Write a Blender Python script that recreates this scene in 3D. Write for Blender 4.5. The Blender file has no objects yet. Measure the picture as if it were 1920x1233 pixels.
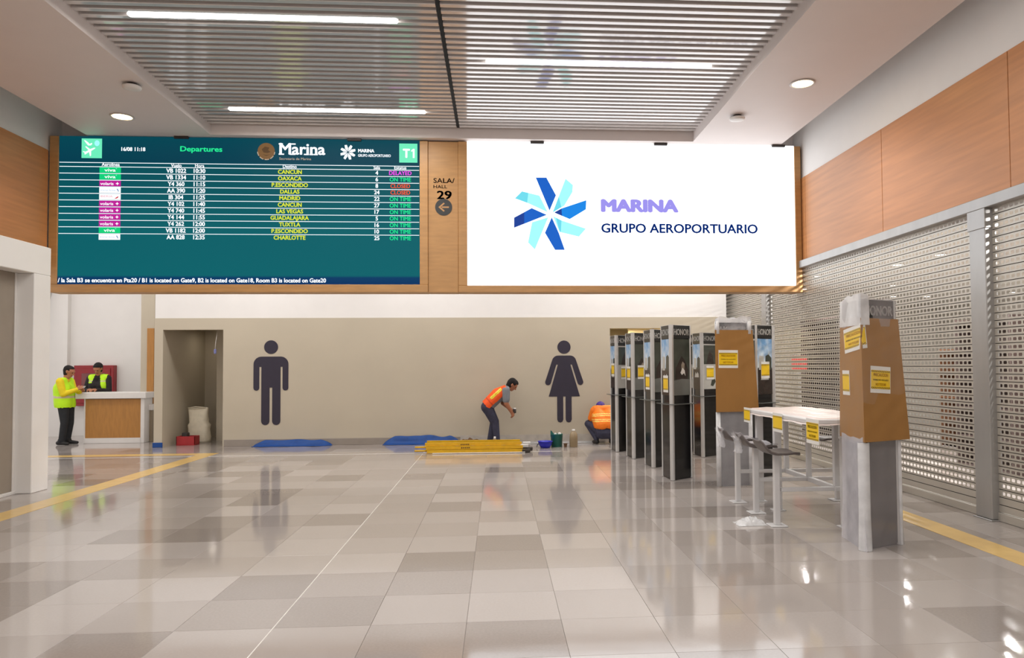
import bpy, bmesh, math, random
import numpy as np
from mathutils import Vector, Matrix, noise
from math import radians, sin, cos, pi, sqrt, atan2, hypot

random.seed(7)
SC = bpy.context.scene
COL = SC.collection

# ------------------------------------------------------------------ camera, world, lights, exposure
cam = bpy.data.cameras.new('camera')
cam.sensor_fit = 'HORIZONTAL'
cam.sensor_width = 36.0
cam.lens = 1383.0 / 1920 * 36
cam.shift_x = -(1030 - 960) / 1920
cam.shift_y = (641 - 616.5) / 1920
cam.clip_end = 200
cam_o = bpy.data.objects.new('camera', cam)
COL.objects.link(cam_o)
cam_o.matrix_world = (Matrix.Translation((0, 0, 1.62)) @ Matrix.Rotation(radians(-4.0), 4, 'Z')
                      @ Matrix.Rotation(radians(91.85), 4, 'X') @ Matrix.Rotation(radians(-0.40), 4, 'Z'))
SC.camera = cam_o

SC.view_settings.view_transform = 'Standard'
SC.view_settings.look = 'None'
SC.view_settings.gamma = 1.0
SC.view_settings.use_curve_mapping = False
SC.view_settings.exposure = 0.0
SC.cycles.use_denoising = True
SC.cycles.max_bounces = 7
SC.cycles.diffuse_bounces = 3
SC.cycles.glossy_bounces = 3
SC.cycles.use_adaptive_sampling = True
SC.cycles.adaptive_threshold = 0.02
SC.cycles.transparent_max_bounces = 12
SC.cycles.sample_clamp_indirect = 6
SC.cycles.caustics_reflective = False
SC.cycles.caustics_refractive = False

world = bpy.data.worlds.new('world')
SC.world = world
world.use_nodes = True
world.node_tree.nodes['Background'].inputs[0].default_value = (1.0, 0.955, 0.925, 1)
world.node_tree.nodes['Background'].inputs[1].default_value = 1.1


def area(name, loc, sx, sy, power, color=(1, 0.97, 0.93), rot=(0, 0, 0)):
    l = bpy.data.lights.new(name, 'AREA')
    l.shape = 'RECTANGLE'
    l.size, l.size_y = sx, sy
    l.energy = power
    l.color = color
    o = bpy.data.objects.new(name, l)
    o.location = loc
    o.rotation_euler = rot
    COL.objects.link(o)
    return o


# the hall's linear ceiling lamps (those in view and the ones that carry on behind the camera)
for (x, y) in ((-2.55, 8.15), (1.32, 9.2), (-2.5, 11.05), (1.32, 6.3), (-2.5, 5.1), (1.32, 3.4), (-2.5, 2.2), (1.32, 0.5), (-2.5, -0.7)):
    area('hall_lamp', (x, y, 5.36), 3.0, 0.09, 60)
# lamps over the passage behind the display wall
for (x, y) in ((-9.2, 16.6), (-8.6, 14.2), (-5.0, 14.0), (-1.5, 14.0), (2.0, 14.0), (4.2, 14.6)):
    area('passage_lamp', (x, y, 4.9), 1.8, 0.5, 42 if x < -8 else 62, (1, 0.985, 0.97))
# added unseen light brightening the left doorway recess; warm lamp in the right corridor
area('doorway_light', (-6.3, 17.3, 2.45), 0.4, 0.4, 2, (1, 0.9, 0.75))
area('doorway_light', (3.0, 16.5, 2.45), 0.4, 0.4, 40, (1, 0.82, 0.45))
# downlights inside the shop behind the shutters
for (x, y) in ((5.6, 11.46), (5.55, 9.24), (6.93, 11.03), (6.98, 9.83), (8.67, 12.2), (6.2, 13.8), (8.6, 15.4), (6.9, 16.2), (6.9, 7.6), (6.0, 6.2), (10.0, 10.0), (10.5, 13.5)):
    area('shop_lamp', (x, y, 3.28), 0.2, 0.2, 80, (1, 0.98, 0.95))


# ------------------------------------------------------------------ helpers
def lin(r, g, b):
    f = lambda c: (c / 255 / 12.92) if c / 255 <= 0.04045 else ((c / 255 + 0.055) / 1.055) ** 2.4
    return (f(r), f(g), f(b), 1)


MATS = {}


def mat(name, rgb=(128, 128, 128), rough=0.5, metal=0.0, vary=0.06, scale=8.0, spec=0.5, emit=None, es=1.0,
        bump=0.0, stretch=(1, 1, 1), coat=0.0, alpha=None):
    m = bpy.data.materials.new(name)
    m.use_nodes = True
    nt = m.node_tree
    b = nt.nodes['Principled BSDF']
    c = lin(*rgb)
    b.inputs['Roughness'].default_value = rough
    b.inputs['Metallic'].default_value = metal
    b.inputs['Specular IOR Level'].default_value = spec
    b.inputs['Coat Weight'].default_value = coat
    b.inputs['Coat Roughness'].default_value = 0.05
    if emit is not None:
        b.inputs['Base Color'].default_value = (0.01, 0.01, 0.01, 1)
        b.inputs['Emission Color'].default_value = lin(*emit)
        b.inputs['Emission Strength'].default_value = es
        b.inputs['Specular IOR Level'].default_value = 0.1
    elif vary > 0:
        tc = nt.nodes.new('ShaderNodeTexCoord')
        mp = nt.nodes.new('ShaderNodeMapping')
        mp.inputs['Scale'].default_value = stretch
        n = nt.nodes.new('ShaderNodeTexNoise')
        n.inputs['Scale'].default_value = scale
        n.inputs['Detail'].default_value = 4
        r = nt.nodes.new('ShaderNodeValToRGB')
        r.color_ramp.elements[0].position = 0.3
        r.color_ramp.elements[1].position = 0.7
        r.color_ramp.elements[0].color = tuple(x * (1 - vary) for x in c[:3]) + (1,)
        r.color_ramp.elements[1].color = tuple(min(1, x * (1 + vary)) for x in c[:3]) + (1,)
        L = nt.links.new
        L(tc.outputs['Object'], mp.inputs[0])
        L(mp.outputs[0], n.inputs['Vector'])
        L(n.outputs['Fac'], r.inputs[0])
        L(r.outputs[0], b.inputs['Base Color'])
        if bump:
            bp = nt.nodes.new('ShaderNodeBump')
            bp.inputs['Strength'].default_value = bump
            bp.inputs['Distance'].default_value = 0.01
            L(n.outputs['Fac'], bp.inputs['Height'])
            L(bp.outputs[0], b.inputs['Normal'])
    else:
        b.inputs['Base Color'].default_value = c
    if alpha is not None:
        b.inputs['Alpha'].default_value = alpha
    MATS[name] = m
    return m


def film(name, rgb, opacity, rough=0.18, spread=0.35):
    """thin stretch film: transparent sheet with a milky, glossy share"""
    m = bpy.data.materials.new(name)
    m.use_nodes = True
    nt = m.node_tree
    b = nt.nodes['Principled BSDF']
    b.inputs['Base Color'].default_value = lin(*rgb)
    b.inputs['Roughness'].default_value = rough
    t = nt.nodes.new('ShaderNodeBsdfTransparent')
    mx = nt.nodes.new('ShaderNodeMixShader')
    n = nt.nodes.new('ShaderNodeTexNoise')
    n.inputs['Scale'].default_value = 6
    n.inputs['Detail'].default_value = 5
    tc = nt.nodes.new('ShaderNodeTexCoord')
    mp = nt.nodes.new('ShaderNodeMapRange')
    mp.inputs['From Min'].default_value = 0.35
    mp.inputs['From Max'].default_value = 0.7
    mp.inputs['To Min'].default_value = opacity * (1 - spread)
    mp.inputs['To Max'].default_value = min(1, opacity * (1 + spread))
    L = nt.links.new
    L(tc.outputs['Object'], n.inputs['Vector'])
    L(n.outputs['Fac'], mp.inputs['Value'])
    L(mp.outputs[0], mx.inputs['Fac'])
    L(t.outputs[0], mx.inputs[1])
    L(b.outputs[0], mx.inputs[2])
    L(mx.outputs[0], nt.nodes['Material Output'].inputs['Surface'])
    MATS[name] = m
    return m


class MB:
    """collects shapes into one mesh"""

    def __init__(s):
        s.v, s.f = [], []

    def add(s, vs, fs):
        o = len(s.v)
        s.v += [tuple(v) for v in vs]
        s.f += [tuple(i + o for i in f) for f in fs]
        return s

    def box(s, x0, x1, y0, y1, z0, z1, M=None):
        vs = [(x, y, z) for z in (z0, z1) for y in (y0, y1) for x in (x0, x1)]
        if M is not None:
            vs = [M @ Vector(v) for v in vs]
        return s.add(vs, [(0, 2, 3, 1), (4, 5, 7, 6), (0, 1, 5, 4), (2, 6, 7, 3), (0, 4, 6, 2), (1, 3, 7, 5)])

    def bbox(s, x0, x1, y0, y1, z0, z1, b=0.005, M=None):
        """box with chamfered edges"""
        bm = bmesh.new()
        bmesh.ops.create_cube(bm, size=1)
        for v in bm.verts:
            v.co = Vector(((x0 + x1) / 2 + v.co.x * (x1 - x0), (y0 + y1) / 2 + v.co.y * (y1 - y0), (z0 + z1) / 2 + v.co.z * (z1 - z0)))
        bmesh.ops.bevel(bm, geom=bm.edges[:], offset=b, segments=1, affect='EDGES', profile=0.5)
        bm.verts.index_update()
        vs = [v.co.copy() for v in bm.verts]
        if M is not None:
            vs = [M @ v for v in vs]
        fs = [[v.index for v in f.verts] for f in bm.faces]
        bm.free()
        return s.add(vs, fs)

    def quad(s, a, b, c, d):
        return s.add([a, b, c, d], [(0, 1, 2, 3)])

    def prism(s, poly, ax, a0, a1):
        """extrude a 2D polygon along axis ax ('x','y','z'); poly coords are the other two axes in order"""
        n = len(poly)
        mk = {'z': lambda p, t: (p[0], p[1], t), 'y': lambda p, t: (p[0], t, p[1]), 'x': lambda p, t: (t, p[0], p[1])}[ax]
        vs = [mk(p, a0) for p in poly] + [mk(p, a1) for p in poly]
        fs = [tuple(range(n))[::-1], tuple(range(n, 2 * n))] + [(i, (i + 1) % n, n + (i + 1) % n, n + i) for i in range(n)]
        return s.add(vs, fs)

    def tube(s, pts, r, n=8, caps=True):
        pts = [Vector(p) for p in pts]
        rs = r if isinstance(r, (list, tuple)) else [r] * len(pts)
        rings = []
        up = Vector((0, 0, 1))
        for i, p in enumerate(pts):
            d = (pts[min(i + 1, len(pts) - 1)] - pts[max(i - 1, 0)]).normalized()
            a = d.cross(up)
            if a.length < 1e-3:
                a = d.cross(Vector((1, 0, 0)))
            a.normalize()
            b = d.cross(a)
            rings.append([p + rs[i] * (cos(2 * pi * k / n) * a + sin(2 * pi * k / n) * b) for k in range(n)])
        vs = [v for r_ in rings for v in r_]
        fs = [(i * n + k, i * n + (k + 1) % n, (i + 1) * n + (k + 1) % n, (i + 1) * n + k) for i in range(len(pts) - 1) for k in range(n)]
        if caps:
            fs += [tuple(range(n)), tuple((len(pts) - 1) * n + k for k in range(n))[::-1]]
        return s.add(vs, fs)

    def lathe(s, prof, n=20, c=(0, 0, 0), close=True):
        vs = [(c[0] + r * cos(2 * pi * k / n), c[1] + r * sin(2 * pi * k / n), c[2] + z) for (r, z) in prof for k in range(n)]
        m = len(prof)
        fs = [(i * n + k, i * n + (k + 1) % n, (i + 1) * n + (k + 1) % n, (i + 1) * n + k) for i in range(m - 1) for k in range(n)]
        if close:
            fs += [tuple(range(n))[::-1], tuple((m - 1) * n + k for k in range(n))]
        return s.add(vs, fs)

    def mesh(s, name):
        me = bpy.data.meshes.new(name)
        me.from_pydata(s.v, [], s.f)
        bm = bmesh.new()
        bm.from_mesh(me)
        bmesh.ops.recalc_face_normals(bm, faces=bm.faces[:])
        bm.to_mesh(me)
        bm.free()
        return me

    def build(s, name, m, parent=None, smooth=False):
        me = s.mesh(name)
        return obj(name, me, m, parent, smooth)


def obj(name, me, m, parent=None, smooth=False):
    if m is not None and not len(me.materials):
        me.materials.append(MATS[m] if isinstance(m, str) else m)
    if smooth:
        for p in me.polygons:
            p.use_smooth = True
    o = bpy.data.objects.new(name, me)
    COL.objects.link(o)
    if parent is not None:
        o.parent = parent
    return o


def empty(name, loc=(0, 0, 0), rz=0.0):
    o = bpy.data.objects.new(name, None)
    o.empty_display_size = 0.1
    COL.objects.link(o)
    o.location = loc
    o.rotation_euler = (0, 0, rz)
    return o


def tag(o, label, cat, group=None):
    o['label'] = label
    o['category'] = cat
    if group:
        o['group'] = group
    return o


def struct(o):
    o['kind'] = 'structure'
    return o


_txt = {}


def text_mesh(s, bold=0.0):
    """built-in font as a flat mesh: returns verts (N,2), faces, and cap-height scale"""
    key = (s, bold)
    if key in _txt:
        return _txt[key]
    cu = bpy.data.curves.new('t', 'FONT')
    cu.body = s
    cu.size = 1.0
    cu.resolution_u = 3
    cu.fill_mode = 'FRONT'
    o = bpy.data.objects.new('t', cu)
    COL.objects.link(o)
    dg = bpy.context.evaluated_depsgraph_get()
    dg.update()
    me = bpy.data.meshes.new_from_object(o.evaluated_get(dg))
    v0 = [(p.co.x, p.co.y) for p in me.vertices]
    f0 = [tuple(p.vertices) for p in me.polygons]
    v, f = [], []
    for (dx, dy) in (((0, 0),) if bold < 0.004 else [(bold * 1.6 * cos(q * pi / 4), bold * 1.2 * sin(q * pi / 4)) for q in range(8)]):
        k = len(v)
        v += [(a + dx, b + dy) for a, b in v0]
        f += [tuple(i + k for i in q) for q in f0]
    bpy.data.objects.remove(o)
    bpy.data.curves.remove(cu)
    bpy.data.meshes.remove(me)
    _txt[key] = (v, f)
    return v, f


def letter(s, P, name, m, parent, x0, x1, z0, z1, bold=0.02, slant=0.0):
    """text fitted to the box x0..x1, z0..z1 and mapped to 3D by P(u, v)"""
    v, f = text_mesh(s, bold)
    xs = [a for a, b in v]
    ys = [b for a, b in v]
    ax, bx, ay, by = min(xs), max(xs), min(ys), max(ys)
    vs = [P(x0 + (a - ax) / (bx - ax) * (x1 - x0) + slant * (b - ay), z0 + (b - ay) / (by - ay) * (z1 - z0)) for a, b in v]
    me = bpy.data.meshes.new(name)
    me.from_pydata([tuple(q) for q in vs], [], f)
    return obj(name, me, m, parent)


def text_w(s, h, bold=0.02):
    """natural width of a text whose glyph box is h tall"""
    v, f = text_mesh(s, bold)
    xs = [a for a, b in v]
    ys = [b for a, b in v]
    return (max(xs) - min(xs)) / (max(ys) - min(ys)) * h


# ------------------------------------------------------------------ materials
mat('ceiling_white', (226, 216, 212), 0.55, vary=0.015, scale=2)
mat('wall_white', (236, 233, 230), 0.6, vary=0.015, scale=3)
mat('wall_beige', (194, 183, 163), 0.55, vary=0.03, scale=1.2)
mat('wall_taupe', (150, 136, 114), 0.6, vary=0.04, scale=3)
mat('wood_orange', (196, 134, 84), 0.38, vary=0.10, scale=3.0, stretch=(1, 0.35, 6))
mat('wood_oak', (186, 140, 88), 0.4, vary=0.10, scale=3.0, stretch=(1, 1, 6))
mat('wood_counter', (178, 124, 58), 0.45, vary=0.10, scale=4, stretch=(6, 1, 1))
mat('slat_metal', (220, 214, 212), 0.14, metal=0.22, vary=0.02, scale=1, coat=1.0)
mat('plenum', (205, 200, 198), 0.8, vary=0.05)
mat('black_gap', (22, 22, 22), 0.8, vary=0.05)
mat('lamp_white', emit=(255, 252, 246), es=9.0)
mat('lamp_warm', emit=(255, 222, 150), es=14.0)
mat('lamp_shop', emit=(255, 250, 240), es=6.0)
mat('plastic_white', (228, 224, 220), 0.4, vary=0.02)
mat('plastic_dark', (50, 44, 42), 0.5, vary=0.05)
mat('steel', (172, 170, 168), 0.34, metal=0.45, vary=0.06, scale=5, stretch=(1, 1, 0.3))
mat('shutter_joint_shade', (84, 78, 70), 0.7, vary=0.1)  # grime and the shade of the slat grooves, put into the lips' colour
mat('shutter_metal', (196, 190, 180), 0.38, metal=0.35, vary=0.03, scale=3)
mat('alu', (206, 204, 202), 0.35, metal=0.4, vary=0.02)
mat('kiosk_black', (24, 23, 24), 0.12, vary=0.15, scale=20)
mat('kiosk_header', (26, 25, 25), 0.25, vary=0.08)
mat('print_white', (232, 230, 226), 0.4, vary=0.01)
mat('print_dark', (40, 40, 40), 0.3, vary=0.05)
mat('glass_edge', (104, 108, 106), 0.12, vary=0.02)
mat('frame_white', (214, 212, 212), 0.4, vary=0.02)
mat('table_film', (228, 214, 208), 0.3, vary=0.03, scale=10, bump=0.3)
mat('card', (158, 112, 54), 0.6, vary=0.07, scale=5, stretch=(1, 1, 0.4))
mat('sign_yellow', (244, 202, 24), 0.35, vary=0.02)
mat('sign_orange', (206, 140, 20), 0.4, vary=0.02)
mat('picto', (46, 40, 56), 0.5, vary=0.05)
mat('tape_blue', (4, 66, 138), 0.6, vary=0.15, scale=12)
mat('stripe_yellow', (222, 186, 116), 0.22, vary=0.05, scale=6)
mat('grout', (190, 182, 175), 0.5, vary=0.05)
mat('joint_white', (236, 232, 226), 0.3, vary=0.04, scale=20)
mat('cement', (188, 180, 170), 0.8, vary=0.12, scale=9)
mat('baseboard', (150, 140, 130), 0.4, vary=0.05)
mat('skin', (176, 116, 84), 0.55, vary=0.05, scale=20)
mat('hair', (20, 13, 11), 0.85, vary=0.2, scale=40)
mat('hivis_lime', (196, 250, 20), 0.6, vary=0.05, scale=10)
mat('shirt_yellow', (236, 210, 22), 0.7, vary=0.06, scale=14)
mat('trouser_black', (34, 36, 40), 0.8, vary=0.2, scale=14)
mat('trouser_navy', (56, 56, 76), 0.8, vary=0.2, scale=14)
mat('shoe_black', (24, 22, 22), 0.5, vary=0.1)
mat('shirt_grey', (128, 132, 138), 0.8, vary=0.08, scale=12)
mat('shirt_black', (30, 24, 26), 0.8, vary=0.1, scale=12)
mat('hivis_orange', (255, 92, 20), 0.6, vary=0.06, scale=10)
mat('vest_orange', (255, 128, 10), 0.6, vary=0.06, scale=10)
mat('reflective', (206, 196, 160), 0.35, vary=0.04)
mat('stripe_lime', (226, 240, 60), 0.4, vary=0.04)
mat('stripe_gold', (255, 226, 110), 0.4, vary=0.04)
mat('cap_purple', (72, 52, 140), 0.7, vary=0.08)
mat('ladder_yellow', (226, 176, 12), 0.4, vary=0.08, scale=12)
mat('rubber', (60, 52, 46), 0.6, vary=0.1)
mat('red_paint', (150, 26, 34), 0.35, vary=0.08)
mat('red_plastic', (170, 36, 40), 0.4, vary=0.1)
mat('bowl_blue', (40, 44, 190), 0.35, vary=0.08)
mat('bucket_green', (30, 104, 92), 0.4, vary=0.08)
mat('jug', (150, 130, 100), 0.35, vary=0.1)
mat('sack', (222, 212, 190), 0.8, vary=0.06, scale=14, bump=0.4)
mat('brown_cloth', (112, 82, 56), 0.8, vary=0.15, scale=10)
mat('seat_grey', (92, 84, 82), 0.4, vary=0.05)
mat('phone', (20, 20, 24), 0.2, vary=0.0)
mat('shop_white', (226, 222, 214), 0.6, vary=0.02)
mat('shop_dark', (70, 56, 52), 0.6, vary=0.2, scale=5)
mat('shop_brown', (112, 76, 52), 0.6, vary=0.2, scale=5)
mat('shop_floor', (180, 172, 164), 0.2, vary=0.05)
mat('door_taupe', (150, 138, 124), 0.5, vary=0.03)
film('film_clear', (226, 224, 228), 0.34)
film('film_milky', (236, 236, 238), 0.78, 0.25, 0.15)
film('film_light', (232, 226, 222), 0.07, 0.12)
film('film_white', (226, 224, 232), 0.62, 0.25, 0.12)
film('film_grey', (184, 182, 186), 0.62, 0.25, 0.12)
film('film_even', (214, 208, 210), 0.30, 0.2, 0.12)


def tile_material(name, by_object):
    m = bpy.data.materials.new(name)
    m.use_nodes = True
    nt = m.node_tree
    L = nt.links.new
    b = nt.nodes['Principled BSDF']
    b.inputs['Roughness'].default_value = 0.085
    b.inputs['Specular IOR Level'].default_value = 0.62
    r = nt.nodes.new('ShaderNodeValToRGB')
    cr = r.color_ramp
    cr.interpolation = 'LINEAR'
    cr.elements[0].color = lin(146, 137, 131)
    cr.elements[1].color = lin(186, 178, 173)
    e = cr.elements.new(0.30)
    e.color = lin(168, 159, 153)
    e = cr.elements.new(0.8)
    e.color = lin(177, 169, 164)
    tc = nt.nodes.new('ShaderNodeTexCoord')
    if by_object:
        oi = nt.nodes.new('ShaderNodeObjectInfo')
        src = oi.outputs['Random']
    else:
        mp = nt.nodes.new('ShaderNodeMapping')
        mp.inputs['Location'].default_value = (-0.395 / 0.6, -4.757 / 0.6, 0)
        mp.inputs['Scale'].default_value = (1 / 0.6, 1 / 0.6, 0)
        L(tc.outputs['Object'], mp.inputs[0])
        fl = nt.nodes.new('ShaderNodeVectorMath')
        fl.operation = 'FLOOR'
        L(mp.outputs[0], fl.inputs[0])
        wn = nt.nodes.new('ShaderNodeTexWhiteNoise')
        wn.noise_dimensions = '2D'
        L(fl.outputs[0], wn.inputs['Vector'])
        src = wn.outputs['Value']
    n = nt.nodes.new('ShaderNodeTexNoise')
    n.inputs['Scale'].default_value = 60
    n.inputs['Detail'].default_value = 3
    L(tc.outputs['Object'], n.inputs['Vector'])
    mr = nt.nodes.new('ShaderNodeMapRange')
    mr.inputs['To Min'].default_value = -0.10
    mr.inputs['To Max'].default_value = 0.10
    L(n.outputs['Fac'], mr.inputs['Value'])
    ad = nt.nodes.new('ShaderNodeMath')
    ad.operation = 'ADD'
    L(src, ad.inputs[0])
    L(mr.outputs[0], ad.inputs[1])
    L(ad.outputs[0], r.inputs[0])
    L(r.outputs[0], b.inputs['Base Color'])
    # the polish is slightly wavy
    n2 = nt.nodes.new('ShaderNodeTexNoise')
    n2.inputs['Scale'].default_value = 2.2
    n2.inputs['Detail'].default_value = 2
    ge = nt.nodes.new('ShaderNodeNewGeometry')
    L(ge.outputs['Position'], n2.inputs['Vector'])
    bp = nt.nodes.new('ShaderNodeBump')
    bp.inputs['Strength'].default_value = 0.06
    bp.inputs['Distance'].default_value = 0.02
    L(n2.outputs['Fac'], bp.inputs['Height'])
    L(bp.outputs[0], b.inputs['Normal'])
    MATS[name] = m


tile_material('tile', True)
tile_material('tile_far', False)


def screen_teal():
    """the departures screen shows a teal picture, navy towards its top and bottom edge"""
    m = bpy.data.materials.new('screen_teal')
    m.use_nodes = True
    nt = m.node_tree
    L = nt.links.new
    b = nt.nodes['Principled BSDF']
    b.inputs['Base Color'].default_value = (0.002, 0.004, 0.005, 1)
    b.inputs['Roughness'].default_value = 0.5
    b.inputs['Specular IOR Level'].default_value = 0.05
    tc = nt.nodes.new('ShaderNodeTexCoord')
    sp = nt.nodes.new('ShaderNodeSeparateXYZ')
    L(tc.outputs['Generated'], sp.inputs[0])
    r = nt.nodes.new('ShaderNodeValToRGB')
    cr = r.color_ramp
    cr.elements[0].position = 0.0
    cr.elements[0].color = lin(6, 50, 98)
    cr.elements[1].position = 1.0
    cr.elements[1].color = lin(4, 70, 84)
    for p, c in ((0.045, (6, 58, 100)), (0.06, (8, 98, 106)), (0.35, (8, 96, 104)), (0.8, (6, 78, 88)), (0.84, (4, 62, 80))):
        e = cr.elements.new(p)
        e.color = lin(*c)
    L(sp.outputs['Z'], r.inputs[0])
    L(r.outputs[0], b.inputs['Emission Color'])
    b.inputs['Emission Strength'].default_value = 1.0
    MATS['screen_teal'] = m


screen_teal()
mat('screen_white', emit=(250, 252, 255), es=2.1)
for nm, c, s in (('px_white', (245, 250, 255), 1.2), ('px_green', (40, 235, 150), 1.0), ('px_lgreen', (110, 240, 190), 1.0),
                 ('px_yellow', (228, 236, 60), 1.0), ('px_magenta', (250, 80, 250), 1.0), ('px_red', (250, 90, 50), 1.0),
                 ('px_vgreen', (0, 220, 130), 0.9), ('px_pink', (200, 30, 160), 0.9), ('px_iberia', (220, 60, 70), 0.9),
                 ('px_bluegrey', (130, 160, 200), 0.9), ('px_rose', (240, 170, 180), 1.0), ('px_brown', (134, 96, 54), 0.8), ('px_brown2', (96, 66, 34), 0.8),
                 ('px_tan', (206, 186, 160), 0.9), ('px_navy', (8, 40, 110), 1.0),
                 ('px_blue1', (4, 96, 200), 1.0), ('px_blue2', (0, 134, 232), 1.0), ('px_blue3', (10, 60, 150), 1.0),
                 ('px_cyan', (160, 250, 255), 1.1), ('px_cyan2', (110, 222, 240), 1.0), ('px_violet', (160, 150, 240), 1.0)):
    mat(nm, emit=c, es=s)

# ------------------------------------------------------------------ floor
XL, XR, YB = -7.0, 5.1, 15.75
fl = MB()
Y0, Y1 = 3.557, 11.957
fl.quad((-14, Y1, 0), (14, Y1, 0), (14, 22, 0), (-14, 22, 0))
fl.quad((-7.4, -9, 0), (14, -9, 0), (14, Y0, 0), (-7.4, Y0, 0))
fl.quad((5.195, Y0, 0), (14, Y0, 0), (14, Y1, 0), (5.195, Y1, 0))
fl.quad((-14, Y0, 0), (-6.805, Y0, 0), (-6.805, Y1, 0), (-14, Y1, 0))
me = fl.mesh('floor')
me.materials.append(MATS['tile_far'])
me.materials.append(MATS['grout'])
bed = MB().quad((-6.81, Y0, -0.006), (5.2, Y0, -0.006), (5.2, Y1, -0.006), (-6.81, Y1, -0.006))
floor = struct(obj('floor', me, None))
bed.build('tile_bed', 'grout', floor)
tb = MB()
tb.bbox(-0.2991, 0.2991, -0.2991, 0.2991, -0.03, 0.0, 0.001)
tile_me = tb.mesh('floor_tile')
tile_me.materials.append(MATS['tile'])
for j in range(14):
    for i in range(20):
        o = obj('floor_tile', tile_me, None, floor)
        o.location = (0.395 - 12 * 0.6 + 0.3 + i * 0.6, Y0 + 0.3 + j * 0.6, 0)
MB().box(-1.4085, -1.4015, Y0, YB - 0.9, -0.004, 0.0012).build('joint_strip', 'joint_white', floor)
MB().box(-9.0, 1.2, 14.02, 14.06, -0.004, 0.0012).build('joint_strip', 'joint_white', floor)
# yellow guide strips let into the floor
g = tag(MB().box(4.17, 4.45, -6, 8.4, -0.003, 0.003).build('guide_strip', 'stripe_yellow'), 'yellow floor guide strip running along the foot of the shutters', 'floor strip')
gp = MB().prism([(-5.62, -6), (-5.32, -6), (-5.32, 14.3), (-5.32, 14.55), (-10.6, 14.55), (-10.6, 14.27), (-5.62, 14.27)], 'z', -0.003, 0.003)
g = tag(gp.build('guide_strip', 'stripe_yellow'), 'yellow floor guide strip on the left turning a corner towards the counter', 'floor strip')

# ------------------------------------------------------------------ walls
# right wall: shutters below, wood cladding above
wr = struct(MB().box(5.16, 5.3, -9, 17.2, 3.36, 4.74).box(5.12, 5.3, -9, 17.2, 4.742, 6.0).build('wall_right', 'wall_white'))
for y0 in (-0.37, 2.07, 4.51, 6.95, 9.39):
    MB().bbox(5.1, 5.16, y0 + 0.004, y0 + 2.436, 3.345, 4.74, 0.004).build('wood_panel', 'wood_orange', wr)
MB().bbox(5.1, 5.16, 11.834, 14.27, 3.345, 4.74, 0.004).build('wood_panel', 'wood_orange', wr)
# left wall: white portal below, wood cladding above
wl = struct(MB().box(-7.2, -7.06, -9, 10.5, 0.0, 3.2).box(-7.2, -7.06, -9, 12.6, 3.2, 5.05).box(-7.2, -7.02, -9, 12.6, 5.052, 6.0).build('wall_left', 'wall_white'))
for y0 in (2.2, 4.64, 7.08, 9.52):
    MB().bbox(-7.06, -7.0, y0 + 0.004, y0 + 2.436, 3.2, 5.05, 0.004).build('wood_panel', 'wood_orange', wl)
# portal along the left wall: pillar, lintel, recessed panel
po = MB()
po.bbox(-7.06, -6.09, 10.14, 10.5, 0, 2.89, 0.008)
po.bbox(-7.06, -6.09, -6, 10.5, 2.89, 3.275, 0.008)
po.bbox(-7.06, -6.09, 5.2, 7.0, 0, 2.89, 0.008)
portal = struct(po.build('trim_1', 'wall_white'))
dp = MB().bbox(-6.36, -6.31, 7.0, 10.1, 0.04, 2.89, 0.004)
dr = struct(dp.build('door_1', 'door_taupe'))
MB().bbox(-6.37, -6.30, 10.1, 10.14, 0, 2.89, 0.004).build('door_frame', 'plastic_white', dr)
MB().bbox(-6.37, -6.28, 7.0, 10.14, 0, 0.04, 0.004).build('threshold', 'plastic_white', dr)

# back wall with the two restroom doorways; beige below, white above
wb = MB()
ops = ((-6.9, -5.69), (2.41, 3.62))
wb.box(-7.07, -6.9, YB, YB + 0.15, 0, 2.66)
wb.box(-5.69, 2.41, YB, YB + 0.15, 0, 2.66)
wb.box(3.62, 4.98, YB, YB + 0.15, 0, 2.66)
for a, b in ops:
    wb.box(a, b, YB, YB + 0.15, 2.42, 2.66)
w = struct(wb.build('wall_back', 'wall_beige'))
MB().box(-7.07, 4.98, YB + 0.02, YB + 0.15, 2.66, 5.5).build('upper_wall', 'wall_white', w)
MB().box(-7.07, -6.98, YB + 0.15, YB + 1.4, 0, 5.5).build('wall_return', 'wall_white', w)
MB().box(4.9, 4.98, YB + 0.15, YB + 1.4, 0, 5.5).build('wall_return', 'wall_white', w)
for a, b in ops:
    d = MB()
    d.box(a - 0.08, a, YB + 0.15, YB + 2.2, 0, 2.6)
    d.box(b, b + 0.08, YB + 0.15, YB + 2.2, 0, 2.6)
    d.box(a - 0.08, b + 0.08, YB + 2.2, YB + 2.3, 0, 2.6)
    d.box(a - 0.08, b + 0.08, YB + 0.15, YB + 2.3, 2.5, 2.6)
    d.box(a + 0.62, b, YB + 1.25, YB + 1.32, 0, 2.5)
    d.build('doorway_recess', 'wall_beige', w)
bb = struct(MB().bbox(-5.66, -0.8, YB - 0.015, YB, 0, 0.14, 0.004).build('baseboard_back', 'baseboard'))
ce = MB().box(-0.8, 2.38, YB - 0.004, YB, 0, 0.165)
ce.build('bare_strip', 'cement', w)
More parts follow.
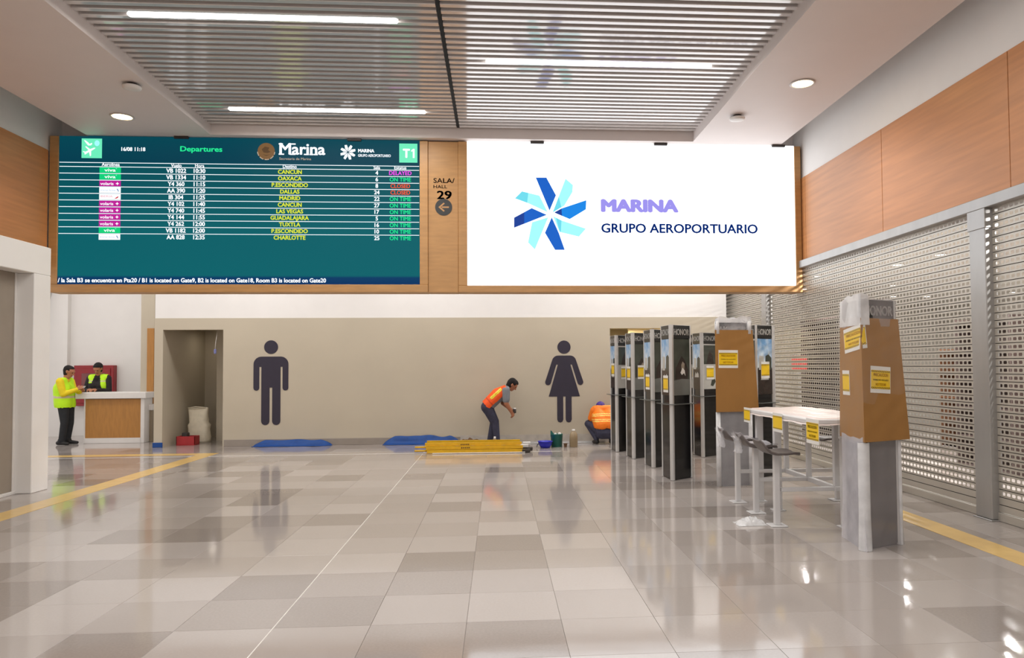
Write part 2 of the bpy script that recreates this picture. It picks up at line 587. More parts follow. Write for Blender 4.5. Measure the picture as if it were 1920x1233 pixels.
# left back corner: far white wall and square column
wf = struct(MB().box(-14, -7.0, 18.8, 18.95, 0, 5.5).build('wall_far', 'wall_white'))
MB().box(-14, -10.42, 18.66, 18.8, 0, 5.5).build('wall_step', 'wall_white', wf)
co = struct(MB().bbox(-8.02, -7.72, 17.2, 17.5, 0, 5.5, 0.006).build('trim_2', 'wall_beige'))
MB().bbox(-7.87, -7.72, 17.17, 17.2, 0.83, 2.53, 0.004).build('wood_strip', 'wood_counter', co)
MB().bbox(-7.90, -7.66, 16.98, 17.2, 0.70, 0.83, 0.006).build('ledge', 'plastic_white', co)
MB().bbox(-7.86, -7.68, 17.02, 17.2, 0.0, 0.70, 0.006).build('ledge_base', 'wall_taupe', co)

# ------------------------------------------------------------------ ceiling
ZS = 5.3
c = MB()
c.box(3.23, 4.75, -9, 12.6, ZS, ZS + 0.45)
c.box(-6.44, -4.5, -9, 12.6, ZS, ZS + 0.45)
c.box(-4.5, 3.23, 11.86, 12.6, ZS, ZS + 0.45)
ceil = struct(c.build('ceiling', 'ceiling_white'))
MB().box(4.75, 5.2, -9, 12.6, 5.75, 5.85).build('trough_top', 'ceiling_white', ceil)
MB().box(-7.1, -6.44, -9, 12.6, 5.75, 5.85).build('trough_top', 'ceiling_white', ceil)
MB().box(-7.02, -6.44, 12.34, 12.6, 5.28, 5.75).build('trough_end', 'ceiling_white', ceil)
MB().box(4.75, 5.12, 12.34, 12.6, 5.28, 5.75).build('trough_end', 'ceiling_white', ceil)
MB().box(-4.5, 3.23, -9, 11.86, 5.68, 5.75).build('plenum_board', 'plenum', ceil)
MB().box(-0.643, -0.597, -9, 11.86, 5.47, 5.66).build('joint_gap', 'black_gap', ceil)
MB().box(-14, 5.2, 12.6, 19, 5.3, 5.4).build('passage_ceiling', 'ceiling_white', ceil)


def slat_mesh(L):
    # open U profile, rounded lower corners
    w, h = 0.036, 0.07
    pr = [(-w, h), (-w, 0.006), (-w + 0.006, 0), (w - 0.006, 0), (w, 0.006), (w, h)]
    m = MB()
    vs = [(x, a, b) for x in (0, L) for a, b in pr]
    n = len(pr)
    fs = [(i, i + 1, n + i + 1, n + i) for i in range(n - 1)]
    fs += [tuple(range(n)), tuple(range(n, 2 * n))]
    m.add(vs, fs)
    me = m.mesh('slat')
    me.materials.append(MATS['slat_metal'])
    return me


sl_l, sl_r = slat_mesh(3.855), slat_mesh(3.825)
for k in range(50):
    y = 11.75 - k * 0.147
    for me, x in ((sl_l, -4.5), (sl_r, -0.595)):
        o = obj('slat', me, None, ceil)
        o.location = (x, y, 5.45)
# linear lamps hung flush in the slats
lamps = ((-3.98, 8.1485, 'long white tube lamp crossing the left slatted ceiling close to the camera'),
         (-0.14, 9.1775, 'long white tube lamp in the right half of the slatted ceiling'),
         (-3.96, 11.0885, 'long white tube lamp in the left slatted ceiling nearest the departures screen'))
for x, y, lb in lamps:
    t = tag(empty('linear_lamp', (x, y, 5.445)), lb, 'ceiling lamp', 'linear lamps in the slatted ceiling')
    MB().bbox(0, 2.9, -0.036, 0.036, 0.02, 0.09, 0.008).build('housing', 'plastic_white', t)
    MB().bbox(0.01, 2.89, -0.034, 0.034, -0.016, 0.02, 0.012).build('diffuser', 'lamp_white', t)
for x, y, lb in ((4.0, 9.3, 'round recessed downlight glowing in the right soffit'), (-5.45, 11.05, 'round recessed downlight glowing in the left soffit above the departures screen')):
    t = tag(empty('downlight', (x, y, ZS)), lb, 'downlight', 'recessed downlights')
    MB().lathe([(0.14, 0.0), (0.155, -0.004), (0.16, -0.012), (0.135, -0.014), (0.13, 0.0)], 28, close=False).build('trim_ring', 'plastic_white', t, True)
    MB().lathe([(0.132, -0.010), (0.09, -0.016), (0.0, -0.018)], 28, close=False).build('lens', 'lamp_warm', t, True)
    l = bpy.data.lights.new('downlight_lamp', 'SPOT')
    l.energy = 90
    l.color = (1, 0.86, 0.62)
    l.spot_size = radians(130)
    l.spot_blend = 0.8
    l.shadow_soft_size = 0.12
    lo = bpy.data.objects.new('downlight_lamp', l)
    COL.objects.link(lo)
    lo.location = (x, y, ZS - 0.05)
for x, y, lb in ((3.55, 10.58, 'white smoke detector on the right soffit'), (-4.7, 9.77, 'white smoke detector with dark gap on the left soffit')):
    t = tag(empty('smoke_detector', (x, y, ZS)), lb, 'smoke detector', 'smoke detectors on the soffits')
    MB().lathe([(0.06, 0.0), (0.06, -0.035)], 20).build('neck', 'plastic_dark', t, True)
    MB().lathe([(0.10, -0.030), (0.115, -0.038), (0.11, -0.062), (0.07, -0.072), (0.0, -0.074)], 24, close=False).build('cover', 'plastic_white', t, True)

# ------------------------------------------------------------------ display wall
BY = 12.0
sur = tag(empty('display_surround', (0, BY, 2.82)), 'wooden surround holding the two large screens over the passage', 'screen surround')


def surbox(name, x0, x1, z0, z1, y0=-0.035, y1=0.3, m='wood_oak', b=0.006):
    return MB().bbox(x0, x1, y0, y1, z0 - 2.82, z1 - 2.82, b).build(name, m, sur)


surbox('bottom_rail', -6.99, -1.117, 2.82, 2.945)
surbox('bottom_rail', -0.629, 5.09, 2.82, 2.93)
surbox('side_rail', -6.99, -6.855, 2.945, 5.28)
surbox('side_rail', -1.25, -1.117, 2.945, 5.28)
surbox('side_rail', -0.629, -0.487, 2.93, 5.28)
surbox('side_rail', 4.985, 5.09, 2.93, 5.28)
surbox('centre_panel', -1.117, -0.629, 2.82, 5.28, -0.012)
surbox('back_board', -6.98, 5.08, 2.83, 5.28, 0.1, 0.32, 'wall_white')
for x in (-5.1, -2.4, 0.55, 2.6, 4.6):
    surbox('bracket', x, x + 0.22, 5.26, 5.297, -0.06, 0.05, 'plastic_dark', 0.003)


def PB(off):
    return lambda u, v: (u, -off, v)


def PBs(off):   # in the surround's own frame
    return lambda u, v: (u, -0.012 - off, v - 2.82)


letter('SALA/', PBs(0.004), 'lettering', 'print_dark', sur, -1.03, -0.69, 4.60, 4.68, 0.008)
letter('HALL', PBs(0.004), 'lettering', 'print_dark', sur, -1.03, -0.81, 4.515, 4.567, 0.006)
letter('29', PBs(0.004), 'lettering', 'print_dark', sur, -0.975, -0.735, 4.335, 4.475, 0.018)
disc = MB()
disc.add([(-0.866 + 0.137 * cos(2 * pi * k / 32), -0.017, 4.205 - 2.82 + 0.137 * sin(2 * pi * k / 32)) for k in range(32)], [tuple(range(32))])
disc.build('arrow_disc', 'print_dark', sur)
ar = MB()
P = lambda x, z: (-0.866 + x, -0.019, 4.205 - 2.82 + z)
ar.add([P(-0.03, 0.012), P(0.085, 0.012), P(0.085, -0.012), P(-0.03, -0.012)], [(0, 1, 2, 3)])
ar.add([P(-0.085, 0), P(0.0, 0.075), P(0.018, 0.058), P(-0.048, 0)], [(0, 1, 2, 3)])
ar.add([P(-0.085, 0), P(0.0, -0.075), P(0.018, -0.058), P(-0.048, 0)], [(0, 1, 2, 3)])
ar.build('arrow', 'wood_oak', sur)

dep = tag(empty('departures_screen', (0, BY - 0.02, 0)), 'dark teal departures screen listing flights in rows', 'screen')
MB().bbox(-6.853, -1.252, 0.0, 0.1, 2.948, 5.285, 0.003).build('screen_panel', 'screen_teal', dep)
T = lambda s, x0, x1, z0, z1, m, b=0.02, par=None, off=0.004, nm='lettering': letter(s, PB(off), nm, m, par or dep, x0, x1, z0, z1, b)
LZ = [4.866] + [4.801 - 0.1058 * k for k in range(11)]
for z in LZ:
    MB().box(-6.845, -1.258, -0.004, -0.001, z - 0.0045, z + 0.0045).build('rule_line', 'px_white', dep)


def TC(s, xc, z0, h, m, b=0.02, squeeze=1.0):
    v, f = text_mesh(s, b)
    ref = [q for _, q in text_mesh('H', b)[0]]
    k = h / (max(ref) - min(ref))
    xs = [p for p, _ in v]
    ys = [q for _, q in v]
    w_ = (max(xs) - min(xs)) * k * squeeze
    return T(s, xc - w_ / 2, xc + w_ / 2, z0 + (min(ys) - min(ref)) * k, z0 + (max(ys) - min(ref)) * k, m, b)


for s, x, dz in (('Aerolinea', -6.07, 0.0), ('Vuelo', -5.07, -0.005), ('Hora', -4.71, -0.005), ('Destino', -3.31, 0.0), ('Sala', -1.935, 0.0), ('Estatus', -1.56, 0.0)):
    o = TC(s, x, 4.812 + dz, 0.055, 'px_white', 0.015, 0.9)
rows = (('viva', 'VB 1022', '10:30', 'CANCUN', '4', 'DELAYED'), ('viva', 'VB 1334', '11:10', 'OAXACA', '6', 'ON TIME'),
        ('volaris', 'Y4 360', '11:15', 'P.ESCONDIDO', '8', 'CLOSED'), ('aa', 'AA 390', '11:20', 'DALLAS', '24', 'CLOSED'),
        ('iberia', 'IB 304', '11:25', 'MADRID', '22', 'ON TIME'), ('volaris', 'Y4 102', '11:40', 'CANCUN', '27', 'ON TIME'),
        ('volaris', 'Y4 740', '11:45', 'LAS VEGAS', '17', 'ON TIME'), ('volaris', 'Y4 144', '11:55', 'GUADALAJARA', '5', 'ON TIME'),
        ('volaris', 'Y4 262', '12:00', 'TUXTLA', '16', 'ON TIME'), ('viva', 'VB 1182', '12:00', 'P.ESCONDIDO', '10', 'ON TIME'),
        ('aa', 'AA 828', '12:35', 'CHARLOTTE', '25', 'ON TIME'))
for k, (al, fn, hr, ds, sa, es) in enumerate(rows):
    zt = LZ[k + 1]
    zb = zt - 0.1058
    z0 = zb + 0.024
    lg = {'viva': 'px_vgreen', 'volaris': 'px_pink', 'aa': 'px_white', 'iberia': 'px_white'}[al]
    lo = MB().box(-6.237, -5.913, -0.008, -0.005, zb + 0.009, zt + 0.003 - 0.012).build('airline_logo', lg, dep)
    if al == 'viva':
        letter('viva', PB(0.012), 'lettering', 'px_white', lo, -6.16, -5.99, zb + 0.028, zb + 0.075, 0.01)
        MB().box(-5.988, -5.972, -0.0125, -0.011, zb + 0.07, zb + 0.085).build('dot', 'px_lgreen', lo)
    elif al == 'volaris':
        letter('volaris', PB(0.012), 'lettering', 'px_white', lo, -6.22, -6.02, zb + 0.025, zb + 0.073, 0.01)
        x, z = -5.962, zb + 0.05
        MB().add([(x + a, -0.012, z + b) for a, b in ((-0.028, 0), (-0.008, 0.008), (0, 0.028), (0.008, 0.008), (0.028, 0), (0.008, -0.008), (0, -0.028), (-0.008, -0.008))],
                 [tuple(range(8))]).build('star', 'px_white', lo)
    elif al == 'aa':
        letter('American Airlines', PB(0.012), 'lettering', 'px_bluegrey', lo, -6.22, -5.99, zb + 0.04, zb + 0.066, 0.0)
        MB().add([(-5.975, -0.012, zb + 0.075), (-5.955, -0.012, zb + 0.075), (-5.935, -0.012, zb + 0.03), (-5.95, -0.012, zb + 0.03)], [(0, 1, 2, 3)]).build('emblem', 'px_bluegrey', lo)
    else:
        letter('IBERIA', PB(0.012), 'lettering', 'px_rose', lo, -6.22, -6.03, zb + 0.045, zb + 0.075, 0.01)
        MB().add([(-6.01, -0.012, zb + 0.022), (-5.945, -0.012, zb + 0.065), (-5.945, -0.012, zb + 0.045), (-5.965, -0.012, zb + 0.026)], [(0, 1, 2, 3)]).build('emblem', 'px_iberia', lo)
    TC(fn, -5.07, z0 - 0.002, 0.068, 'px_white', 0.022, 0.95)
    TC(hr, -4.712, z0 - 0.002, 0.068, 'px_white', 0.022, 0.95)
    TC(ds, -3.308, z0, 0.066, 'px_yellow', 0.022, 0.97)
    TC(sa, -1.935, z0, 0.066, 'px_white', 0.022, 0.97)
    TC(es, -1.56, z0, 0.066, {'DELAYED': 'px_magenta', 'CLOSED': 'px_red'}.get(es, 'px_green'), 0.014, 0.93)
T('16/08 11:18', -5.912, -5.545, 5.055, 5.118, 'px_white', 0.022)
T('Departures', -5.013, -4.362, 5.035, 5.145, 'px_green', 0.018)
# plane sign
ic = MB().box(-6.513, -6.206, -0.006, -0.003, 4.936, 5.246).build('plane_sign', 'px_lgreen', dep)
Q = lambda x, z: (-6.513 + (x - 185) / 440 * 0.307, -0.009, 5.246 - (z - 125) / 440 * 0.31)
pl = MB()
for poly in ([(265, 310), (285, 300), (370, 365), (340, 395)], [(340, 395), (370, 365), (460, 330), (485, 335), (475, 355), (395, 405)],
             [(340, 395), (395, 405), (395, 510), (370, 525), (345, 415)], [(340, 390), (360, 420), (265, 490), (250, 480), (255, 450), (215, 425), (225, 412), (270, 425)]):
    pl.add([Q(*p) for p in poly], [tuple(range(len(poly)))])
pl.build('plane_symbol', 'px_white', ic)
MB().add([Q(*p) for p in [(235, 165), (270, 170), (330, 215), (360, 250), (400, 225), (420, 240), (390, 280), (330, 285), (290, 240)]], [tuple(range(9))]).build('figure_symbol', 'px_white', ic)
MB().add([Q(520 + 55 * cos(2 * pi * k / 20), 230 + 65 * sin(2 * pi * k / 20)) for k in range(20)], [tuple(range(20))]).build('sun_symbol', 'px_cyan', ic)
# round seal
def disc_on(name, x, z, r, off, m, par, n=32):
    return MB().add([(x + r * cos(2 * pi * k / n), -off, z + r * sin(2 * pi * k / n)) for k in range(n)], [tuple(range(n))]).build(name, m, par)


seal = disc_on('round_seal', -3.68, 5.08, 0.135, 0.004, 'px_brown', dep)
rg = MB()
for k in range(18):
    a = pi * 1.05 + k * pi * 0.9 / 17
    if k % 4 == 3:
        continue
    rg.add([(-3.68 + r * cos(a + d), -0.006, 5.08 + r * sin(a + d)) for r, d in ((0.128, -0.07), (0.128, 0.07), (0.142, 0.07), (0.142, -0.07))], [(0, 1, 2, 3)])
rg.build('wreath', 'px_tan', seal)
eg = MB()
for poly in ([(-0.07, 0.03), (-0.02, 0.075), (0.05, 0.06), (0.03, 0.02), (0.07, -0.01), (0.02, -0.03), (-0.04, -0.02)], [(-0.06, -0.05), (0.0, -0.075), (0.07, -0.05), (0.0, -0.06)]):
    eg.add([(-3.68 + a, -0.006, 5.08 + b) for a, b in poly], [tuple(range(len(poly)))])
eg.build('relief', 'px_brown2', seal)
T('Marina', -3.475, -2.752, 5.030, 5.218, 'px_white', 0.017)
for x0, x1, z in ((-3.485, -3.40, 5.027), (-3.31, -3.22, 5.027), (-3.485, -3.42, 5.193), (-3.29, -3.22, 5.193), (-3.09, -3.01, 5.027), (-3.0, -2.94, 5.027), (-2.935, -2.87, 5.027)):
    MB().box(x0, x1, -0.005, -0.003, z, z + 0.020).build('serif', 'px_white', dep)
T('Secretaria de Marina', -3.475, -2.975, 4.945, 4.985, 'px_tan', 0.0)
pw = MB()
for k in range(8):
    a = k * pi / 4 + 0.35
    R2 = lambda r, w_: (-2.394 + r * cos(a) - w_ * sin(a), -0.004, 5.082 + r * sin(a) + w_ * cos(a))
    pw.add([R2(0.012, 0), R2(0.06, -0.024), R2(0.118, -0.024), R2(0.126, 0.012), R2(0.07, 0.022)], [(0, 1, 2, 3, 4)])
pw.build('pinwheel_logo', 'px_white', dep)
T('MARINA', -2.233, -1.975, 5.082, 5.138, 'px_white', 0.03)
T('GRUPO AEROPORTUARIO', -2.233, -1.713, 5.010, 5.055, 'px_white', 0.015)
t1 = MB().box(-1.577, -1.286, -0.006, -0.003, 4.925, 5.235).build('terminal_sign', 'px_lgreen', dep)
letter('T', PB(0.009), 'lettering', 'px_white', t1, -1.52, -1.405, 5.0, 5.15, 0.03)
MB().add([(x, -0.009, z) for x, z in ((-1.36, 5.0), (-1.33, 5.0), (-1.33, 5.15), (-1.355, 5.15), (-1.385, 5.125), (-1.385, 5.10), (-1.36, 5.112))], [tuple(range(7))]).build('lettering', 'px_white', t1)
T('/ la Sala B3 se encuentra en Pta20 / B1 is located on Gate9, B2 is located on Gate18, Room B3 is located on Gate20', -6.845, -2.735, 2.965, 3.045, 'px_white', 0.02)

adv = tag(empty('advertising_screen', (0, BY - 0.02, 0)), 'bright white screen with a blue pinwheel logo on the right', 'screen')
MB().bbox(-0.485, 4.983, 0.0, 0.1, 2.935, 5.29, 0.003).build('screen_panel', 'screen_white', adv)
blades = (
    ('px_blue1', [(0.633, 4.703), (0.808, 4.705), (0.963, 4.415), (0.856, 4.16)]),
    ('px_cyan', [(1.123, 4.69), (1.243, 4.588), (1.236, 4.472), (1.098, 4.243), (0.907, 4.13), (1.008, 4.394)]),
    ('px_blue2', [(0.931, 4.13), (1.052, 4.198), (1.463, 4.338), (1.455, 4.186), (1.187, 4.023)]),
    ('px_cyan', [(0.915, 4.069), (1.051, 4.001), (1.452, 3.867), (1.336, 3.736), (1.019, 3.81)]),
    ('px_blue1', [(0.891, 4.051), (1.004, 3.797), (1.101, 3.517), (0.941, 3.516), (0.778, 3.796)]),
    ('px_cyan', [(0.834, 4.051), (0.611, 3.521), (0.5, 3.635), (0.568, 3.967)]),
    ('px_blue1', [(0.81, 4.09), (0.274, 3.875), (0.275, 4.041), (0.564, 4.2)]),
    ('px_cyan', [(0.825, 4.135), (0.51, 4.278), (0.291, 4.358), (0.406, 4.474), (0.691, 4.407)]))
shade = {2: ('px_blue3', [(0.931, 4.13), (1.052, 4.198), (1.06, 4.075)]), 6: ('px_blue3', [(0.274, 3.875), (0.275, 4.041), (0.44, 4.13), (0.44, 3.943)]),
         1: ('px_cyan2', [(0.907, 4.13), (1.008, 4.394), (1.05, 4.22)]), 7: ('px_cyan2', [(0.291, 4.358), (0.406, 4.474), (0.51, 4.45), (0.49, 4.286)]),
         3: ('px_cyan2', [(0.96, 4.045), (1.051, 4.001), (1.04, 3.82), (1.019, 3.81)])}
for k, (m_, p) in enumerate(blades):
    o = MB().add([(x, -0.004, z) for x, z in p], [tuple(range(len(p)))]).build('logo_blade', m_, adv)
    if k in shade:
        MB().add([(x, -0.006, z) for x, z in shade[k][1]], [tuple(range(len(shade[k][1])))]).build('blade_shade', shade[k][0], o)
T('MARINA', 1.701, 3.004, 4.143, 4.362, 'px_violet', 0.045, adv)
T('GRUPO AEROPORTUARIO', 1.706, 4.339, 3.80, 3.958, 'px_navy', 0.018, adv)

# ------------------------------------------------------------------ builders in world coordinates
def thing(name, loc, label, cat, group=None, rz=0.0):
    return tag(empty(name, loc, rz), label, cat, group)


def partw(mb, name, m, parent, smooth=False):
    """a part modelled in world coordinates and hung under its thing"""
    o = mb.build(name, m, parent, smooth) if isinstance(mb, MB) else obj(name, mb, m, parent, smooth)
    root = parent
    M = Matrix.Identity(4)
    chain = []
    while root is not None:
        chain.append(root)
        root = root.parent
    for r in reversed(chain):
        M = M @ (r.matrix_parent_inverse @ Matrix.Translation(r.location) @ r.rotation_euler.to_matrix().to_4x4())
    o.matrix_parent_inverse = M.inverted()
    return o


# ------------------------------------------------------------------ steel posts, channel and rolling shutters
ch = MB()
ch.bbox(5.03, 5.3, -2, 16.6, 3.225, 3.345, 0.006)
struct(ch.build('trim_3', 'steel'))
for y0, y1, lb in ((7.27, 7.53, 'wide steel post between the shutters on the right edge'), (13.55, 13.8, 'steel post between shutters seen just under the white screen')):
    t = thing('shutter_post', (5.1, (y0 + y1) / 2, 0), lb, 'post', 'steel posts of the shutters')
    partw(MB().bbox(5.04, 5.17, y0, y1, 0.012, 3.225, 0.008), 'post_shaft', 'steel', t)
    partw(MB().bbox(5.03, 5.18, y0 - 0.012, y1 + 0.012, 3.02, 3.225, 0.004), 'head_sleeve', 'steel', t)
    partw(MB().bbox(5.02, 5.19, y0 - 0.02, y1 + 0.02, 0, 0.012, 0.004), 'foot_plate', 'steel', t)

SP = 0.0785


def shutter_slat(L, holes=True):
    """one curtain slat along +y: pressed sheet with rounded windows and rolled top and bottom lips"""
    m = MB()
    ph = SP
    pitch = 0.074
    n = int((L - 0.06) / pitch)
    m0 = (L - n * pitch) / 2
    z0, z1 = 0.0, ph
    lip = [(0.010, z0), (0.0, z0 + 0.006)]
    # lips
    m.add([(0.014, 0, z0), (0.0, 0, z0 + 0.004), (0.0, L, z0 + 0.004), (0.014, L, z0)], [(0, 1, 2, 3)])
    m.add([(0.014, 0, z1), (0.0, 0, z1 - 0.004), (0.0, L, z1 - 0.004), (0.014, L, z1)], [(3, 2, 1, 0)])
    a, b = z0 + 0.004, z1 - 0.004
    if not holes:
        m.add([(0, 0, a), (0, L, a), (0, L, b), (0, 0, b)], [(0, 1, 2, 3)])
        return m
    m.add([(0, 0, a), (0, m0, a), (0, m0, b), (0, 0, b)], [(0, 1, 2, 3)])
    m.add([(0, L - m0, a), (0, L, a), (0, L, b), (0, L - m0, b)], [(0, 1, 2, 3)])
    hw, hh, c_ = 0.025, 0.016, 0.007
    zc = (a + b) / 2
    for k in range(n):
        y = m0 + (k + 0.5) * pitch
        o = [(y - pitch / 2, a), (y + pitch / 2, a), (y + pitch / 2, b), (y - pitch / 2, b)]
        h = [(y - hw + c_, zc - hh), (y + hw - c_, zc - hh), (y + hw, zc - hh + c_), (y + hw, zc + hh - c_),
             (y + hw - c_, zc + hh), (y - hw + c_, zc + hh), (y - hw, zc + hh - c_), (y - hw, zc - hh + c_)]
        vs = [(0, p, q) for p, q in o + h]
        fs = [(0, 1, 5, 4), (1, 6, 5), (1, 2, 7, 6), (2, 8, 7), (2, 3, 9, 8), (3, 10, 9), (3, 0, 11, 10), (0, 4, 11)]
        m.add(vs, fs)
    return m


for y0, y1, lb in ((3.2, 7.28, 'perforated rolling shutter at the right edge nearest the camera'),
                   (7.52, 13.56, 'wide perforated rolling shutter behind the cardboard wrapped kiosks'),
                   (13.79, 17.1, 'perforated rolling shutter strip beside the end of the beige wall')):
    t = thing('rolling_shutter', (5.12, y0, 0), lb, 'shutter', 'rolling shutters on the shop front')
    L = y1 - y0
    hm = shutter_slat(L).mesh('slat')
    hm.materials.append(MATS['shutter_metal'])
    hm.materials.append(MATS['shutter_joint_shade'])
    hm.polygons[1].material_index = 1
    hm.polygons[0].material_index = 1
    pm = shutter_slat(L, False).mesh('slat')
    pm.materials.append(MATS['shutter_metal'])
    pm.materials.append(MATS['shutter_joint_shade'])
    pm.polygons[1].material_index = 1
    pm.polygons[0].material_index = 1
    MB().bbox(-0.015, 0.03, 0, L, 0.0, 0.09, 0.006).build('bottom_bar', 'shutter_metal', t)
    for k in range(40):
        o = obj('slat', pm if k < 2 else hm, None, t)
        o.location = (0, 0, 0.092 + k * SP)

# ------------------------------------------------------------------ shop behind the shutters
sh = MB()
sh.box(13.0, 13.1, 0, 21, 0, 3.4)
sh.box(5.2, 13.1, 20.9, 21, 0, 3.4)
sh.box(5.2, 13.1, 0.0, 0.1, 0, 3.4)
sh.box(5.32, 13.1, 0, 21, 3.32, 3.42)
struct(sh.build('wall_shop', 'shop_white'))
rnd = random.Random(3)
dl = [(5.6, 11.46), (5.55, 9.24), (6.87, 12.2), (6.93, 11.03), (6.98, 9.83), (8.67, 12.2), (6.2, 13.8), (8.9, 18.0), (10.0, 18.0), (10.9, 18.0), (12.4, 16.9), (8.6, 15.4), (6.9, 16.2)]
dls = []
for k, (x, y) in enumerate(dl):
    if k == 0:
        t = thing('shop_downlight', (x, y, 3.32), 'small white downlight in the shop ceiling seen through the shutter', 'downlight', 'shop ceiling downlights')
        a = MB().lathe([(0.11, 0), (0.115, -0.01), (0.1, -0.014), (0.095, 0)], 20, close=False).build('trim_ring', 'plastic_white', t, True)
        b = MB().lathe([(0.098, -0.006), (0.05, -0.012), (0.0, -0.013)], 20, close=False).build('lens', 'lamp_shop', t, True)
        src = (t, a, b)
    else:
        t = src[0].copy()
        COL.objects.link(t)
        t.location = (x, y, 3.32)
        for q in src[1:]:
            c_ = q.copy()
            COL.objects.link(c_)
            c_.parent = t
# shelving and crates in the shop
shelf_i = 0
for (x, y, L, H, nb, m_, lb) in ((7.2, 9.9, 1.3, 2.3, 5, 'shop_dark', 'dark shelving with stock behind the shutter beside the wide steel post'),
                                 (7.6, 8.3, 1.2, 2.0, 4, 'shop_brown', 'brown shelving behind the rightmost shutter'),
                                 (7.4, 15.2, 2.4, 2.7, 6, 'shop_dark', 'tall dark shelving deep in the shop behind the mid shutter'),
                                 (8.8, 12.6, 1.6, 1.9, 4, 'shop_brown', 'low brown shelving standing free inside the shop')):
    t = thing('shop_shelf', (x, y, 0), lb, 'shelf', 'shelving inside the shop')
    for s in (0, L - 0.04):
        MB().box(0, 0.4, s, s + 0.04, 0, H).build('side_panel', m_, t)
    MB().box(0.38, 0.4, 0, L, 0, H).build('back_panel', m_, t)
    for k in range(nb + 1):
        z = 0.05 + k * (H - 0.1) / nb
        MB().box(0, 0.4, 0.04, L - 0.04, z - 0.015, z + 0.015).build('shelf_board', m_, t)
mat('red_lit', emit=(235, 60, 60), es=1.0)
t = thing('red_sign', (6.98, 16.0, 0), 'small glowing red sign seen through the shutter beside the kiosks', 'sign')
MB().bbox(0, 0.05, 0.35, 1.15, 1.5, 1.82, 0.01).build('sign_face', 'red_lit', t)
MB().box(0.01, 0.04, 0.72, 0.78, 0, 1.5).build('stand', 'alu', t)

# ------------------------------------------------------------------ wall pictograms
def seg_poly(pts):
    return pts


def arc(cx, cz, r, a0, a1, n=10):
    return [(cx + r * cos(radians(a0 + (a1 - a0) * k / n)), cz + r * sin(radians(a0 + (a1 - a0) * k / n))) for k in range(n + 1)]


def picto(name, polys, lb):
    t = thing(name, (polys[0][1][0][0], YB, 0), lb, 'pictogram')
    for nm, p in polys:
        partw(MB().prism(p, 'y', YB - 0.006, YB), nm, 'picto', t)
    return t


cx = -4.717
s = 0.355
# man: head, shoulders with arms, trunk with legs
head = arc(cx, 2.052, 0.142, 0, 360, 28)[:-1]
AW, LW = 0.118, 0.168
tor = (arc(cx - s + 0.16, 1.695, 0.16, 90, 180, 8) + arc(cx - s + AW / 2, 1.205, AW / 2, 180, 360, 8)
       + [(cx - s + AW, 1.64), (cx - 0.195, 1.64)] + arc(cx - 0.195 + LW / 2, 0.515, LW / 2, 180, 360, 8)
       + [(cx - 0.195 + LW, 1.21), (cx + 0.195 - LW, 1.21)] + arc(cx + 0.195 - LW / 2, 0.515, LW / 2, 180, 360, 8)
       + [(cx + 0.195, 1.64), (cx + s - AW, 1.64)] + arc(cx + s - AW / 2, 1.205, AW / 2, 180, 360, 8)
       + arc(cx + s - 0.16, 1.695, 0.16, 0, 90, 8))
picto('restroom_pictogram', [('head', head), ('figure', tor)], 'dark man pictogram on the beige wall beside the doorway')
cx = 1.415
head = arc(cx, 2.02, 0.142, 0, 360, 28)[:-1]


half = ([(0.0, 1.84), (0.13, 1.84)] + [(0.13 + 0.13 * sin(radians(q)), 1.71 + 0.13 * cos(radians(q))) for q in (15, 30, 45, 60, 74)]
        + [(0.408, 1.285)] + [(0.347 + 0.063 * cos(radians(q)), 1.268 + 0.063 * sin(radians(q))) for q in (-10, -50, -90, -130, -165)]
        + [(0.168, 1.645), (0.135, 1.645), (0.335, 0.965), (0.155, 0.965), (0.155, 0.48)] + [(0.09 + 0.065 * cos(radians(q)), 0.475 + 0.065 * sin(radians(q))) for q in (0, -45, -90, -135, -180)]
        + [(0.025, 0.965), (0.0, 0.965)])
fig = [(cx + a, b) for a, b in half] + [(cx - a, b) for a, b in half[-2:0:-1]]
picto('restroom_pictogram', [('head', head), ('figure', fig)], 'dark woman pictogram on the beige wall beside the crouching worker')

# ------------------------------------------------------------------ caution stickers
def hazard_mat():
    m = bpy.data.materials.new('hazard')
    m.use_nodes = True
    nt = m.node_tree
    L = nt.links.new
    b = nt.nodes['Principled BSDF']
    b.inputs['Roughness'].default_value = 0.35
    uv = nt.nodes.new('ShaderNodeUVMap')
    sp = nt.nodes.new('ShaderNodeSeparateXYZ')
    L(uv.outputs[0], sp.inputs[0])
    ad = nt.nodes.new('ShaderNodeMath')
    ad.operation = 'MULTIPLY_ADD'
    ad.inputs[1].default_value = 0.7
    L(sp.outputs['Y'], ad.inputs[0])
    m2 = nt.nodes.new('ShaderNodeMath')
    m2.operation = 'MULTIPLY'
    m2.inputs[1].default_value = 11
    L(sp.outputs['X'], m2.inputs[0])
    sb = nt.nodes.new('ShaderNodeMath')
    sb.operation = 'SUBTRACT'
    L(m2.outputs[0], sb.inputs[0])
    L(sp.outputs['Y'], sb.inputs[1])
    fr = nt.nodes.new('ShaderNodeMath')
    fr.operation = 'FRACT'
    L(sb.outputs[0], fr.inputs[0])
    gt = nt.nodes.new('ShaderNodeMath')
    gt.operation = 'GREATER_THAN'
    gt.inputs[1].default_value = 0.5
    L(fr.outputs[0], gt.inputs[0])
    mx = nt.nodes.new('ShaderNodeMix')
    mx.data_type = 'RGBA'
    mx.inputs[6].default_value = lin(244, 202, 24)
    mx.inputs[7].default_value = lin(40, 30, 16)
    L(gt.outputs[0], mx.inputs[0])
    L(mx.outputs[2], b.inputs['Base Color'])
    MATS['hazard'] = m


hazard_mat()


